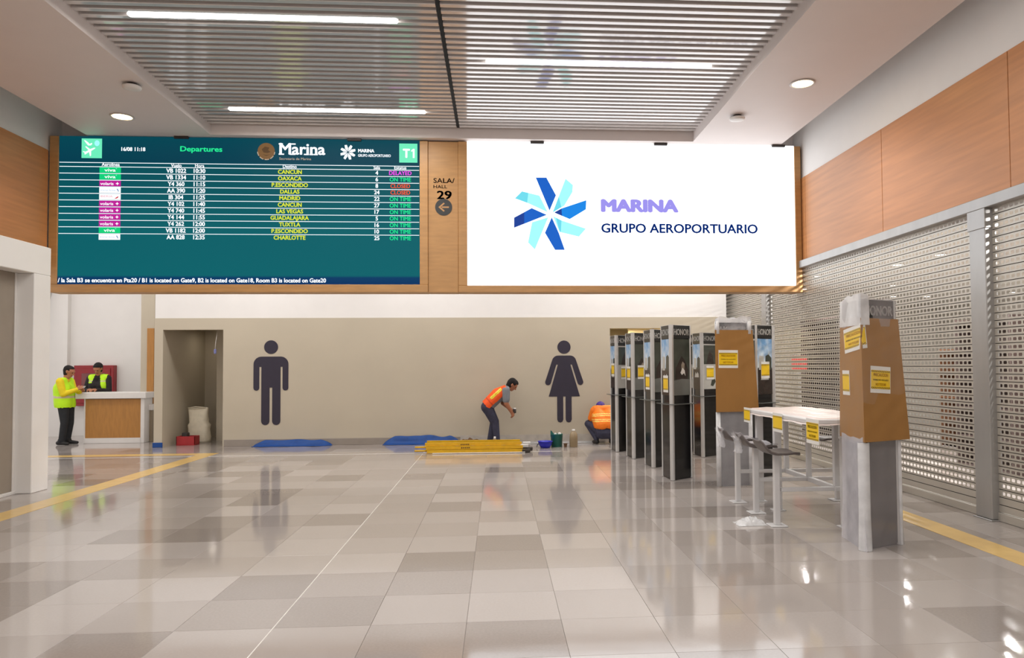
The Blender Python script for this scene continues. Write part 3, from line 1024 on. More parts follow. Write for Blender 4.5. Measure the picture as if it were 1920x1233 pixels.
def uvquad(name, pts, m, parent):
    me = bpy.data.meshes.new(name)
    me.from_pydata([tuple(p) for p in pts], [], [(0, 1, 2, 3)])
    uv = me.uv_layers.new(name='UVMap')
    for i, c_ in enumerate(((0, 0), (1, 0), (1, 1), (0, 1))):
        uv.data[i].uv = c_
    return obj(name, me, m, parent)


def sticker(parent, P, u0, u1, v0, v1, tilt=0.0, small=False):
    """white sheet with a yellow caution print; P(u, v, off) -> point in the parent's frame"""
    uc, vc = (u0 + u1) / 2, (v0 + v1) / 2

    def R(off):
        return lambda u, v: P(uc + (u - uc) * cos(tilt) - (v - vc) * sin(tilt), vc + (u - uc) * sin(tilt) + (v - vc) * cos(tilt), off)
    NC = 8

    def strip(name, a0, a1, b0, b1, off, m, par, back=None):
        """sheet in columns, so that it can bend round a fold"""
        T_ = R(off)
        vs = []
        for k in range(NC + 1):
            u = a0 + (a1 - a0) * k / NC
            vs += [T_(u, b0), T_(u, b1)]
        fs = [(2 * k, 2 * k + 2, 2 * k + 3, 2 * k + 1) for k in range(NC)]
        uvs = [c_ for k in range(NC) for c_ in ((k / NC, 0), ((k + 1) / NC, 0), ((k + 1) / NC, 1), (k / NC, 1))]
        if back is not None:
            B_ = R(back)
            n = len(vs)
            for k in range(NC + 1):
                u = a0 + (a1 - a0) * k / NC
                vs += [B_(u, b0), B_(u, b1)]
            fs += [(n + 2 * k, n + 2 * k + 1, n + 2 * k + 3, n + 2 * k + 2) for k in range(NC)]
            for k in range(NC):
                fs += [(2 * k, n + 2 * k, n + 2 * k + 2, 2 * k + 2), (2 * k + 1, 2 * k + 3, n + 2 * k + 3, n + 2 * k + 1)]
            fs += [(0, 1, n + 1, n), (2 * NC, n + 2 * NC, n + 2 * NC + 1, 2 * NC + 1)]
            uvs += [(0, 0)] * (4 * (len(fs) - NC))
        me = bpy.data.meshes.new(name)
        me.from_pydata([tuple(q) for q in vs], [], fs)
        uv = me.uv_layers.new(name='UVMap')
        for q, c_ in enumerate(uvs):
            uv.data[q].uv = c_
        return obj(name, me, m, par)
    h = v1 - v0
    w_ = u1 - u0
    o = strip('caution_sign', u0, u1, v0, v1, 0.003, 'print_white', parent, 0.0005)
    a, b = v0 + 0.15 * h, v1 - 0.15 * h
    y0, y1 = u0 + 0.02 * w_, u1 - 0.02 * w_
    strip('yellow_field', y0, y1, a, b, 0.004, 'sign_yellow', o)
    Z = R(0.0055)
    for q0, q1 in ((a + 0.01 * h, a + 0.075 * h), (b - 0.075 * h, b - 0.01 * h)):
        strip('hazard_band', y0, y1, q0, q1, 0.005, 'hazard', o)
    if not small:
        for s_, f0, f1, q0, q1, mm in (('PRECAUCION', 0.14, 0.86, 0.62, 0.74, 'sign_orange'), ('MUEBLE NO ANCLADO', 0.12, 0.88, 0.46, 0.52, 'print_dark'), ('NO TOCAR', 0.24, 0.76, 0.27, 0.37, 'sign_orange')):
            letter(s_, Z, 'lettering', mm, o, u0 + f0 * w_, u0 + f1 * w_, v0 + q0 * h, v0 + q1 * h, 0.01)
    return o


# ------------------------------------------------------------------ kiosks (three-sided display towers)
def sky_mat():
    m = bpy.data.materials.new('poster_sky')
    m.use_nodes = True
    nt = m.node_tree
    L = nt.links.new
    b = nt.nodes['Principled BSDF']
    b.inputs['Roughness'].default_value = 0.15
    uv = nt.nodes.new('ShaderNodeUVMap')
    n = nt.nodes.new('ShaderNodeTexNoise')
    n.inputs['Scale'].default_value = 3.5
    n.inputs['Detail'].default_value = 4
    L(uv.outputs[0], n.inputs['Vector'])
    sp = nt.nodes.new('ShaderNodeSeparateXYZ')
    L(uv.outputs[0], sp.inputs[0])
    ad = nt.nodes.new('ShaderNodeMath')
    ad.operation = 'MULTIPLY_ADD'
    ad.inputs[1].default_value = 0.45
    L(sp.outputs['Y'], ad.inputs[0])
    L(n.outputs['Fac'], ad.inputs[2])
    r = nt.nodes.new('ShaderNodeValToRGB')
    cr = r.color_ramp
    cr.elements[0].position = 0.45
    cr.elements[0].color = lin(226, 236, 240)
    cr.elements[1].position = 0.95
    cr.elements[1].color = lin(120, 168, 216)
    L(ad.outputs[0], r.inputs[0])
    L(r.outputs[0], b.inputs['Base Color'])
    MATS['poster_sky'] = m


sky_mat()
mat('poster_green', (66, 70, 62), 0.12, vary=0.25, scale=5)
mat('poster_grey', (112, 114, 110), 0.15, vary=0.12, scale=4)
mat('poster_brown', (52, 42, 37), 0.2, vary=0.3, scale=9)
mat('poster_light', (190, 188, 182), 0.2, vary=0.05, scale=4)
mat('poster_tan', (150, 138, 124), 0.2, vary=0.1, scale=6)

KH = 2.19


def kiosk(P0, deg, side, label, posters=('portrait', None, 'sky'), stick=(None, None, (1.23, 1.46)), wrapped=False, group='display kiosks', big=0):
    t = thing('display_kiosk', (P0[0], P0[1], 0), label, 'kiosk', group, radians(deg))
    c3 = [(0.0, 0.0), (side, 0.0), (side / 2, side * sqrt(3) / 2)]
    cen = (side / 2, side * sqrt(3) / 6)
    ins = lambda f: [(cen[0] + (x - cen[0]) * f, cen[1] + (y - cen[1]) * f) for x, y in c3]
    MB().prism(ins(0.90), 'z', 0.0, KH - 0.01).build('core', 'kiosk_black', t)
    MB().prism(ins(0.97), 'z', KH - 0.012, KH).build('top_cap', 'alu', t)
    for q, (x, y) in enumerate(ins(0.93)):
        r_ = 0.034 if (q == big and not wrapped) else 0.017
        MB().lathe([(r_, 0.006), (r_, KH)], 18, (x, y, 0)).build('corner_post', 'alu', t, False)

    def face(k):
        A, B = ins(0.93)[k], ins(0.93)[(k + 1) % 3]
        d = Vector((B[0] - A[0], B[1] - A[1], 0))
        W = d.length
        d.normalize()
        n = Vector((d.y, -d.x, 0))
        return W, (lambda u, v, off: Vector((A[0], A[1], v)) + d * u + n * off)
    for k in range(3):
        W, F = face(k)
        a, b = (0.031 if (k == big and not wrapped) else 0.016), W - (0.031 if ((k + 1) % 3 == big and not wrapped) else 0.016)
        # header band
        def slab(name, u0, u1, v0, v1, o0, o1, m, par=t):
            mm = MB()
            c4 = [(u0, v0), (u1, v0), (u1, v1), (u0, v1)]
            mm.add([F(*q, o0) for q in c4] + [F(*q, o1) for q in c4], [(3, 2, 1, 0), (4, 5, 6, 7), (0, 1, 5, 4), (1, 2, 6, 5), (2, 3, 7, 6), (3, 0, 4, 7)])
            return mm.build(name, m, par)
        hd = slab('header_band', a, b, KH - 0.19, KH - 0.006, -0.008, 0.012, 'kiosk_header')
        letter('HONOR', lambda u, v: F(u, v, 0.0135), 'lettering', 'print_white', hd, a + 0.015, b - 0.015, KH - 0.145, KH - 0.055, 0.02)
        slab('lower_panel', a, b, 0.02, 1.06, -0.008, 0.006, 'kiosk_black')
        if wrapped:
            slab('upper_panel', a, b, 1.08, KH - 0.195, -0.008, 0.006, 'kiosk_black')
            continue
        kind = posters[k]
        if kind is None:
            slab('upper_panel', a, b, 1.08, KH - 0.195, -0.008, 0.006, 'kiosk_black')
            continue
        z0, z1 = 1.19, KH - 0.2
        wq = b - a
        Q = lambda u, v: (a + u * wq, z0 + v * (z1 - z0))
        ps = slab('poster', a, b, z0, z1, -0.008, 0.006, {'portrait': 'poster_green', 'sky': 'poster_grey', 'product': 'poster_light'}[kind])

        def pr(name, pts, m, off):
            return MB().add([F(*Q(*p), off) for p in pts], [tuple(range(len(pts)))]).build(name, m, ps)
        if kind == 'sky':
            uvquad('sky_print', [F(*Q(*p), 0.008) for p in ((0, 0.48), (1, 0.48), (1, 1), (0, 1))], 'poster_sky', ps)
            pr('tower_print', [(0.08, 0.44), (0.42, 0.44), (0.42, 0.68), (0.12, 0.70)], 'poster_light', 0.010)
            pr('tower_print', [(0.50, 0.44), (0.95, 0.44), (0.95, 0.66), (0.75, 0.72), (0.55, 0.69)], 'poster_green', 0.010)
            pr('road_print', [(0, 0), (1, 0), (1, 0.46), (0, 0.46)], 'poster_brown', 0.009)
            pr('car_print', [(0.2, 0.26), (0.75, 0.26), (0.72, 0.34), (0.58, 0.38), (0.45, 0.33), (0.32, 0.38)], 'poster_light', 0.011)
        elif kind == 'portrait':
            pr('hair_print', [(0.12, 0.28), (0.85, 0.28), (0.9, 0.45), (0.7, 0.62), (0.5, 0.70), (0.35, 0.6), (0.15, 0.48)], 'poster_brown', 0.008)
            pr('face_print', [(0.48, 0.42), (0.66, 0.44), (0.68, 0.56), (0.56, 0.60), (0.48, 0.54)], 'poster_tan', 0.009)
            pr('phone_print', [(0.42, 0.40), (0.55, 0.49), (0.68, 0.44), (0.72, 0.34), (0.64, 0.39), (0.5, 0.36)], 'print_white', 0.010)
            pr('foot_print', [(0, 0), (1, 0), (1, 0.28), (0.5, 0.29), (0, 0.26)], 'poster_grey', 0.0085)
        else:
            pr('photo_print', [(0.05, 0.55), (0.97, 0.55), (0.97, 0.97), (0.05, 0.97)], 'poster_green', 0.008)
            pr('figure_print', [(0.25, 0.55), (0.85, 0.55), (0.7, 0.75), (0.5, 0.85), (0.35, 0.72)], 'poster_brown', 0.009)
            pr('product_print', [(0.55, 0.08), (0.75, 0.06), (0.95, 0.16), (0.9, 0.22), (0.65, 0.2)], 'poster_green', 0.009)
        if stick[k]:
            v0, v1 = stick[k]
            c_ = (a + b) / 2
            sticker(t, lambda u, v, off: F(u, v, off + 0.012), c_ - 0.105, c_ + 0.105, v0, v1, small=True)
    if not wrapped:
        # thin glass shelf running round the tower
        out = [(cen[0] + (x - cen[0]) * 1.6, cen[1] + (y - cen[1]) * 1.6) for x, y in c3]
        # chamfered corners
        poly = []
        for i in range(3):
            p, q, r_ = Vector(out[i - 1]), Vector(out[i]), Vector(out[(i + 1) % 3])
            poly += [q + (p - q).normalized() * 0.12, q + (r_ - q).normalized() * 0.12]
        MB().prism([tuple(p) for p in poly], 'z', 1.062, 1.072).build('glass_shelf', 'glass_edge', t)
    t['_'] = 0
    del t['_']
    return t, c3, cen, ins


KD, KS = 36, 0.44
ps1 = ('portrait', 'product', 'sky')
ps2 = ('product', 'portrait', 'sky')
kiosk((2.22, 13.757), KD, KS, 'black three-sided display kiosk farthest back, beside the crouching worker', ps2, ((1.36, 1.6), None, (1.42, 1.66)))
kiosk((2.338, 12.705), KD, KS, 'black three-sided display kiosk second from the beige wall in the left row', ps1, ((1.38, 1.62), None, (1.36, 1.6)))
kiosk((2.438, 11.55), KD, KS, 'black three-sided display kiosk just behind the frontmost one of the left row', ps1, (None, None, (1.23, 1.47)))
kiosk((2.433, 10.246), KD, KS, 'frontmost black three-sided display kiosk of the left row', ps1, (None, None, (1.23, 1.47)))
kiosk((3.579, 12.773), KD, KS, 'black display kiosk half hidden by the farther cardboard wrapped kiosk', ps2, ((1.36, 1.6), None, None))
kiosk((3.54, 13.6), KD, KS, 'black display kiosk in the gap right of the frontmost left kiosk', ps2, ((1.36, 1.6), None, None))
kiosk((3.69, 10.33), KD, KS, 'black display kiosk with a blue sky poster behind the farther cardboard wrapping', ('sky', 'portrait', 'product'), ((1.42, 1.66), None, None), big=1)


# ------------------------------------------------------------------ wrapped kiosks
def sheet(poly, z0, z1, amp, seed, closed=True, nz=16, sub=7, flare=0.0, top=None):
    """vertical film wall along a polyline, creased by noise"""
    pts = []
    n = len(poly)
    m = n if closed else n - 1
    for i in range(m):
        p, q = Vector(poly[i]), Vector(poly[(i + 1) % n])
        for k in range(sub):
            pts.append(p.lerp(q, k / sub))
    if not closed:
        pts.append(Vector(poly[-1]))
    c_ = sum(pts, Vector((0, 0))) / len(pts)
    vs = []
    for j in range(nz + 1):
        f = j / nz
        z = z0 + (z1 - z0) * f
        for i, p in enumerate(pts):
            d = (p - c_).normalized()
            q = Vector((p.x * 5 + seed, p.y * 5, z * 3))
            a = noise.noise(q) * amp + flare * (1 - f) ** 3
            zz = z + (noise.noise(q * 2.3) * 0.03 * (1 if j == nz else 0) if top is None else (noise.noise(q * 1.7) * top if j == nz else 0))
            vs.append((p.x + d.x * a, p.y + d.y * a, max(z0, zz)))
    N = len(pts)
    fs = []
    for j in range(nz):
        for i in range(N if closed else N - 1):
            k = (i + 1) % N
            fs.append((j * N + i, j * N + k, (j + 1) * N + k, (j + 1) * N + i))
    return MB().add(vs, fs)


def card_sleeve(t, c3, cen, z0, z1, f0, f1, shift0=(0, 0)):
    """folded cardboard sleeve, wider at its foot"""
    b = [(cen[0] + (x - cen[0]) * f0 + shift0[0], cen[1] + (y - cen[1]) * f0 + shift0[1]) for x, y in c3]
    u = [(cen[0] + (x - cen[0]) * f1, cen[1] + (y - cen[1]) * f1) for x, y in c3]
    m = MB()
    th = 0.008
    ins_ = lambda P, d: [(cen[0] + (x - cen[0]) * (1 - d), cen[1] + (y - cen[1]) * (1 - d)) for x, y in P]
    vs = [(x, y, z0) for x, y in b] + [(x, y, z1) for x, y in u] + [(x, y, z0) for x, y in ins_(b, 0.03)] + [(x, y, z1) for x, y in ins_(u, 0.03)]
    fs = []
    for i in range(3):
        k = (i + 1) % 3
        fs += [(i, k, 3 + k, 3 + i), (6 + i, 9 + i, 9 + k, 6 + k), (i, 6 + i, 6 + k, k), (3 + i, 3 + k, 9 + k, 9 + i)]
    m.add(vs, fs)
    o = m.build('cardboard_sleeve', 'card', t)
    A, B, C_, D = Vector(b[0]), Vector(b[1]), Vector(u[0]), Vector(u[1])

    def F(i, from_end=False):
        p0, p1, q0, q1 = (Vector(b[i]).to_3d(), Vector(b[(i + 1) % 3]).to_3d(), Vector(u[i]).to_3d(), Vector(u[(i + 1) % 3]).to_3d())
        p0.z = p1.z = z0
        q0.z = q1.z = z1
        n = (p1 - p0).cross(q0 - p0).normalized()

        def P(a_, v, off):
            f = (v - z0) / (z1 - z0)
            l, r_ = p0.lerp(q0, f), p1.lerp(q1, f)
            W = (r_ - l).length
            return l + (r_ - l) * ((a_ + (W if from_end else 0)) / W) + n * off
        return P
    return o, F


t, c3, cen, ins = kiosk((3.173, 6.246), 24, 0.46, 'tall kiosk wrapped in brown cardboard and film nearest the camera', wrapped=True, group='wrapped kiosks')
o, F = card_sleeve(t, c3, cen, 0.94, 2.02, 1.30, 1.08, (0.025, -0.01))
sticker(t, F(0), 0.10, 0.36, 1.36, 1.595, -0.06)
F0, F2 = F(0), F(2, True)
sticker(t, F2, -0.47, -0.30, 1.335, 1.56, 0.0, True)
# the tilted sign bends round the fold
sticker(t, lambda u, v, off: F0(u, v, off) if u > 0 else F2(u, v, off), -0.40, 0.065, 1.735, 1.955, 0.10)
b3 = ins(1.10)
sheet([b3[2], b3[0]], 0.0, 0.97, 0.02, 3.0, closed=False, flare=0.05).build('film_skirt', 'film_white', t, True)
sheet([b3[0], b3[1], b3[2]], 0.0, 0.97, 0.006, 4.0, closed=False, flare=0.01).build('film_skirt', 'film_even', t, True)
sheet(ins(1.27), 0.92, 2.03, 0.010, 9.0).build('film_wrap', 'film_light', t, True)
sheet(ins(1.06), 1.95, 2.20, 0.02, 5.0, nz=8, top=0.05).build('film_hood', 'film_even', t, True)
b4 = ins(1.10)
sheet([b4[2], b4[0], (b4[0][0] * 0.8 + b4[1][0] * 0.2, b4[0][1] * 0.8 + b4[1][1] * 0.2)], 1.96, 2.215, 0.03, 8.0, closed=False, nz=8, top=0.06).build('film_gather', 'film_milky', t, True)
pc = ins(1.04)[0]
MB().lathe([(0.058, 0.0), (0.05, 0.3), (0.05, 0.93)], 14, (pc[0] + 0.02, pc[1] + 0.015, 0.002), close=False).build('film_roll_edge', 'film_milky', t, True)
pc = ins(1.0)[1]
MB().lathe([(0.024, 0.0), (0.024, 0.93)], 14, (pc[0], pc[1], 0.002), close=False).build('film_roll_edge', 'film_milky', t, True)

t, c3, cen, ins = kiosk((2.93, 9.70), 8, 0.47, 'kiosk in brown cardboard and white film behind the bar table', wrapped=True, group='wrapped kiosks')
o, F = card_sleeve(t, c3, cen, 0.99, 2.085, 1.32, 1.16, (0.03, 0.0))
sticker(t, F(0), 0.045, 0.325, 1.575, 1.815, -0.01)
sheet(ins(1.06), 0.0, 1.0, 0.01, 13.0).build('film_skirt', 'film_grey', t, True)
sheet(ins(1.10), 1.98, 2.235, 0.035, 15.0, nz=8, top=0.12).build('film_hood', 'film_milky' if False else 'film_clear', t, True)
for i in (0, 1):
    pc = ins(0.98)[i]
    MB().lathe([(0.034, 0.0), (0.032, 0.985)], 12, (pc[0], pc[1], 0.002)).build('post_wrap', 'film_milky', t, True)
    MB().lathe([(0.034, 2.03), (0.03, 2.2)], 12, (pc[0], pc[1], 0.002)).build('post_wrap', 'film_milky', t, True)
sheet([ins(1.12)[0], ins(1.12)[1], ins(1.0)[2]], 2.185, 2.25, 0.03, 22.0, nz=3, top=0.06).build('film_crest', 'film_milky', t, True)

# ------------------------------------------------------------------ bar table with stools
t = thing('bar_table', (3.43, 7.95, 0), 'long white bar table under plastic film between the wrapped kiosks', 'table')
tp = MB()
nx, ny = 10, 24
x0, x1, y0, y1 = 2.98, 3.84, 6.85, 8.80
partw(MB().bbox(x0, x1, y0, y1, 1.045, 1.09, 0.008), 'table_top', 'frame_white', t)
vs, fs = [], []
for j in range(ny + 1):
    for i in range(nx + 1):
        u, v = i / nx, j / ny
        x = x0 - 0.012 + (x1 - x0 + 0.024) * u
        y = y0 - 0.012 + (y1 - y0 + 0.024) * v
        z = 1.097 + 0.010 * noise.noise(Vector((x * 6, y * 5, 1))) + 0.004
        if i in (0, nx) or j in (0, ny):
            z = 1.035 + 0.012 * noise.noise(Vector((x * 5, y * 5, 4)))
        vs.append((x, y, z))
for j in range(ny):
    for i in range(nx):
        k = j * (nx + 1) + i
        fs.append((k, k + 1, k + nx + 2, k + nx + 1))
partw(MB().add(vs, fs), 'film_cover', 'table_film', t, True)
for y in (7.29, 7.945, 8.58):
    partw(MB().bbox(3.385, 3.435, y - 0.025, y + 0.025, 0.345, 1.045, 0.004), 'centre_post', 'frame_white', t)
    partw(MB().bbox(2.835, 3.985, y - 0.02, y + 0.02, 0.34, 0.38, 0.004), 'cross_bar', 'frame_white', t)
partw(MB().bbox(3.385, 3.435, 7.25, 8.62, 0.335, 0.385, 0.004), 'long_bar', 'frame_white', t)
for (x, y) in ((3.10, 8.62), (3.10, 8.06), (3.44, 7.16)):
    partw(MB().bbox(x - 0.04, x + 0.04, y - 0.03, y + 0.03, 0.01, 1.045, 0.004), 'leg', 'frame_white', t)
    partw(MB().bbox(x - 0.07, x + 0.07, y - 0.06, y + 0.06, 0, 0.01, 0.003), 'foot_plate', 'frame_white', t)
TP = lambda u, v, off: Vector((2.972 - off, u, v))
base = Matrix.Translation((-3.43, -7.95, 0))
TL = lambda u, v, off: base @ TP(-u, v, off)
sticker(t, TL, -8.77, -8.55, 0.93, 1.105, 0, True)
sticker(t, TL, -7.83, -7.56, 0.90, 1.10, 0, True)
sticker(t, TL, -6.96, -6.87 + 0.19, 0.865, 1.10, 0, False)


def stool(x, y, face, lb, wrapped):
    t = thing('bar_stool', (x, y, 0), lb, 'stool', 'stools fixed along the bar table', 0 if face > 0 else pi)
    MB().bbox(-0.028, 0.028, -0.028, 0.028, 0.012, 0.72, 0.004).build('post', 'frame_white', t)
    MB().bbox(-0.085, 0.085, -0.085, 0.085, 0, 0.012, 0.004).build('floor_plate', 'frame_white', t)
    prof = [(-0.20, 0.865, 0.11), (-0.185, 0.845, 0.15), (-0.15, 0.79, 0.17), (-0.11, 0.752, 0.18), (-0.05, 0.735, 0.19), (0.04, 0.735, 0.19), (0.13, 0.742, 0.18), (0.18, 0.738, 0.16), (0.205, 0.725, 0.12)]
    vs, fs = [], []
    nw = 8
    for dz in (0, -0.022):
        for (px, pz, w_) in prof:
            for k in range(nw + 1):
                q = -1 + 2 * k / nw
                vs.append((px, q * w_, pz + dz + 0.012 * q * q))
    n = len(prof)
    st = n * (nw + 1)
    for i in range(n - 1):
        for k in range(nw):
            a = i * (nw + 1) + k
            fs += [(a, a + 1, a + nw + 2, a + nw + 1), (st + a, st + a + nw + 1, st + a + nw + 2, st + a + 1)]
    for i in range(n - 1):
        a = i * (nw + 1)
        fs += [(a, a + nw + 1, st + a + nw + 1, st + a), (a + nw, st + a + nw, st + a + 2 * nw + 1, a + 2 * nw + 1)]
    for k in range(nw):
        fs += [(k, st + k, st + k + 1, k + 1), ((n - 1) * (nw + 1) + k, (n - 1) * (nw + 1) + k + 1, st + (n - 1) * (nw + 1) + k + 1, st + (n - 1) * (nw + 1) + k)]
    MB().add(vs, fs).build('seat_shell', 'seat_grey', t, True)
    if wrapped:
        f = [(px * 1.03, q * (w_ + 0.012), pz + 0.014 + 0.012 * q * q + 0.012 * noise.noise(Vector((px * 9, q * 3, y)))) for (px, pz, w_) in prof for q in [-1 + 2 * k / nw for k in range(nw + 1)]]
        ff = [(i * (nw + 1) + k, i * (nw + 1) + k + 1, (i + 1) * (nw + 1) + k + 1, (i + 1) * (nw + 1) + k) for i in range(n - 1) for k in range(nw)]
        MB().add(f, ff).build('film_cover', 'film_white', t, True)
        # loose film hanging off the back of the seat
        h = []
        for j in range(7):
            for k in range(nw + 1):
                q = -1 + 2 * k / nw
                h.append((-0.20 - 0.03 * sin(j * 0.9 + k), q * 0.15 * (1 - j * 0.08), 0.87 - j * 0.035 + 0.02 * noise.noise(Vector((k, j, y)))))
        hf = [(j * (nw + 1) + k, j * (nw + 1) + k + 1, (j + 1) * (nw + 1) + k + 1, (j + 1) * (nw + 1) + k) for j in range(6) for k in range(nw)]
        MB().add(h, hf).build('film_flap', 'film_clear', t, True)
    return t


stool(2.792, 7.294, 1, 'bar stool with a bare dark seat, nearest the camera on the left side', False)
stool(2.81, 7.942, 1, 'film covered bar stool in the middle of the left side of the bar table', True)
stool(2.818, 8.577, 1, 'film covered bar stool farthest back on the left side of the bar table', True)
stool(4.03, 8.58, -1, 'bar stool beyond the bar table on its shutter side', False)
cr = MB()
vs, fs = [], []
N1, N2 = 22, 12
for j in range(N2 + 1):
    for i in range(N1 + 1):
        u, v = i / N1 * 2 - 1, j / N2 * 2 - 1
        r2 = max(0, 1 - u * u - v * v)
        x, y = 2.55 + u * 0.15, 7.40 + v * 0.11
        vs.append((x + 0.02 * noise.noise(Vector((u * 4, v * 4, 2))), y + 0.02 * noise.noise(Vector((u * 4, v * 4, 7))),
                   0.003 + 0.075 * (r2 ** 0.6) * (0.55 + 0.9 * abs(noise.noise(Vector((u * 3.5, v * 3.5, 0)))))))
for j in range(N2):
    for i in range(N1):
        k = j * (N1 + 1) + i
        fs.append((k, k + 1, k + N1 + 2, k + N1 + 1))
tag(cr.add(vs, fs).build('plastic_scrap', 'film_milky', None, True), 'crumpled white plastic film on the floor at the foot of the near stool', 'plastic film')

# ------------------------------------------------------------------ reception counter and what is around it
t = thing('reception_counter', (-8.4, 16.8, 0), 'wood fronted reception counter with a thick white top', 'counter')
partw(MB().bbox(-8.985, -7.815, 16.80, 17.30, 0.115, 0.965, 0.004), 'wood_front', 'wood_counter', t)
partw(MB().bbox(-8.99, -7.80, 16.785, 17.32, 0.0, 0.115, 0.005), 'plinth', 'plastic_white', t)
partw(MB().bbox(-9.15, -7.67, 16.70, 17.40, 0.975, 1.108, 0.008), 'counter_top', 'plastic_white', t)
partw(MB().bbox(-7.815, -7.735, 16.785, 17.35, 0.0, 0.975, 0.005), 'end_panel', 'plastic_white', t)
partw(MB().bbox(-9.015, -8.985, 16.80, 17.32, 0.0, 0.975, 0.005), 'end_panel', 'plastic_white', t)

t = thing('hose_cabinet', (-9.78, 18.66, 0), 'red fire hose cabinet on the far white wall behind the counter', 'cabinet')
partw(MB().bbox(-10.25, -9.32, 18.64, 18.8, 0.73, 1.71, 0.008), 'cabinet_body', 'red_paint', t)
partw(MB().bbox(-10.18, -9.39, 18.625, 18.64, 0.80, 1.64, 0.006), 'cabinet_door', 'red_paint', t)
mat('smoked', (120, 60, 60), 0.15, vary=0.2, scale=4)
partw(MB().bbox(-10.06, -9.51, 18.618, 18.626, 0.95, 1.52, 0.003), 'window_pane', 'smoked', t)
partw(MB().bbox(-9.47, -9.44, 18.60, 18.626, 1.15, 1.28, 0.004), 'handle', 'alu', t)

t = thing('folding_ladder', (-10.9, 18.3, 0), 'thin aluminium ladder leaning by the far white wall behind the pillar', 'ladder')
for dx in (-0.36, 0.0):
    partw(MB().tube([(-11.18 + dx, 18.2, 0.02), (-10.74 + dx, 18.6, 3.75)], 0.024, 6), 'rail', 'steel', t)
for k in range(12):
    f = 0.06 + k * 0.078
    p = Vector((-11.18, 18.2, 0.02)).lerp(Vector((-10.74, 18.6, 3.75)), f)
    partw(MB().tube([p, p + Vector((-0.36, 0, 0))], 0.014, 6), 'rung', 'plastic_dark', t)

# ------------------------------------------------------------------ things in and at the left doorway
t = thing('rubble_sack', (-6.55, 16.78, 0), 'full off-white sack standing in the left doorway', 'sack')
vs, fs = [], []
NS, NZ = 20, 14
for j in range(NZ + 1):
    f = j / NZ
    z = f * 0.76
    wx = 0.20 - 0.03 * sin(f * pi) * (1 if f > .5 else -0.6) + 0.02 * f
    wy = 0.15 * (1 - 0.75 * f ** 3)
    for k in range(NS):
        a = 2 * pi * k / NS
        nn = 1 + 0.10 * noise.noise(Vector((cos(a) * 2, sin(a) * 2, f * 4)))
        sx = abs(cos(a)) ** 0.6 * (1 if cos(a) > 0 else -1)
        sy = abs(sin(a)) ** 0.6 * (1 if sin(a) > 0 else -1)
        vs.append((-6.53 - 0.05 * f + wx * sx * nn, 16.75 + wy * sy * nn, z + (0.03 * noise.noise(Vector((a, 3, 1))) if j == NZ else 0)))
for j in range(NZ):
    for k in range(NS):
        fs.append((j * NS + k, j * NS + (k + 1) % NS, (j + 1) * NS + (k + 1) % NS, (j + 1) * NS + k))
fs += [tuple(range(NS))[::-1]]
partw(MB().add(vs, fs), 'sack_body', 'sack', t, True)
partw(MB().tube([(-6.77, 16.70, 0.755), (-6.6, 16.66, 0.78), (-6.4, 16.70, 0.76)], 0.012, 6), 'folded_rim', 'sack', t, True)

t = thing('red_crate', (-6.62, 16.2, 0), 'small red plastic crate on the floor in front of the sack', 'crate')
cb = MB()
x0, x1, y0, y1 = -6.76, -6.38, 16.08, 16.34
partw(MB().bbox(x0, x1, y0, y1, 0, 0.02, 0.004), 'crate_base', 'red_plastic', t)
for nm, a in (('crate_side', (x0, x0 + 0.015, y0, y1)), ('crate_side', (x1 - 0.015, x1, y0, y1)), ('crate_side', (x0, x1, y0, y0 + 0.015)), ('crate_side', (x0, x1, y1 - 0.015, y1))):
    partw(MB().bbox(a[0], a[1], a[2], a[3], 0.02, 0.19, 0.003), nm, 'red_plastic', t)
partw(MB().bbox(x0 + 0.09, x0 + 0.2, y0 + 0.06, y1 - 0.06, 0.02, 0.26, 0.01), 'dark_content', 'plastic_dark', t)

t = thing('hanging_cable', (-6.0, 15.95, 2.42), 'thin white cable with a small blue connector hanging from the doorway top', 'cable')
partw(MB().tube([(-5.86, 15.84, 2.42), (-5.855, 15.84, 2.3), (-5.87, 15.84, 2.2), (-5.88, 15.84, 2.12), (-5.885, 15.84, 2.02)], 0.005, 6), 'cord', 'plastic_white', t, True)
mat('connector_blue', (120, 124, 176), 0.4)
partw(MB().bbox(-5.91, -5.86, 15.82, 15.86, 1.92, 2.02, 0.01), 'connector', 'connector_blue', t)

# ------------------------------------------------------------------ blue masking plastic along the wall foot
def tarp(x0, x1, zt, y, lb, seed):
    vs, fs = [], []
    n = 40
    prof = [(0.0, 1.0), (-0.03, 0.85), (-0.05, 0.45), (-0.08, 0.15), (-0.16, 0.03), (-0.24, 0.0)]
    for i in range(n + 1):
        f = i / n
        x = x0 + (x1 - x0) * f
        e = min(1, f * 7, (1 - f) * 7) ** 0.7
        for (dy, dz) in prof:
            q = noise.noise(Vector((x * 3, dy * 9 + seed, dz * 3)))
            vs.append((x, y + dy * (0.8 + 0.4 * q), max(0.004, dz * zt * e * (1 + 0.2 * q) + 0.01 * q + 0.004)))
    m = len(prof)
    for i in range(n):
        for k in range(m - 1):
            a = i * m + k
            fs.append((a, a + 1, a + m + 1, a + m))
    return tag(MB().add(vs, fs).build('masking_sheet', 'tape_blue', None, True), lb, 'plastic sheet')


tarp(-5.05, -3.45, 0.12, YB - 0.03, 'blue plastic sheet along the baseboard under the man pictogram', 1)
tarp(-2.4, -0.78, 0.17, YB - 0.03, 'blue plastic sheet along the baseboard left of the bending worker', 5)
tag(MB().bbox(-7.08, -6.885, YB - 0.03, YB - 0.001, 0.0, 0.10, 0.006).build('masking_tape', 'tape_blue'), 'short blue tape at the foot of the left door jamb', 'tape')
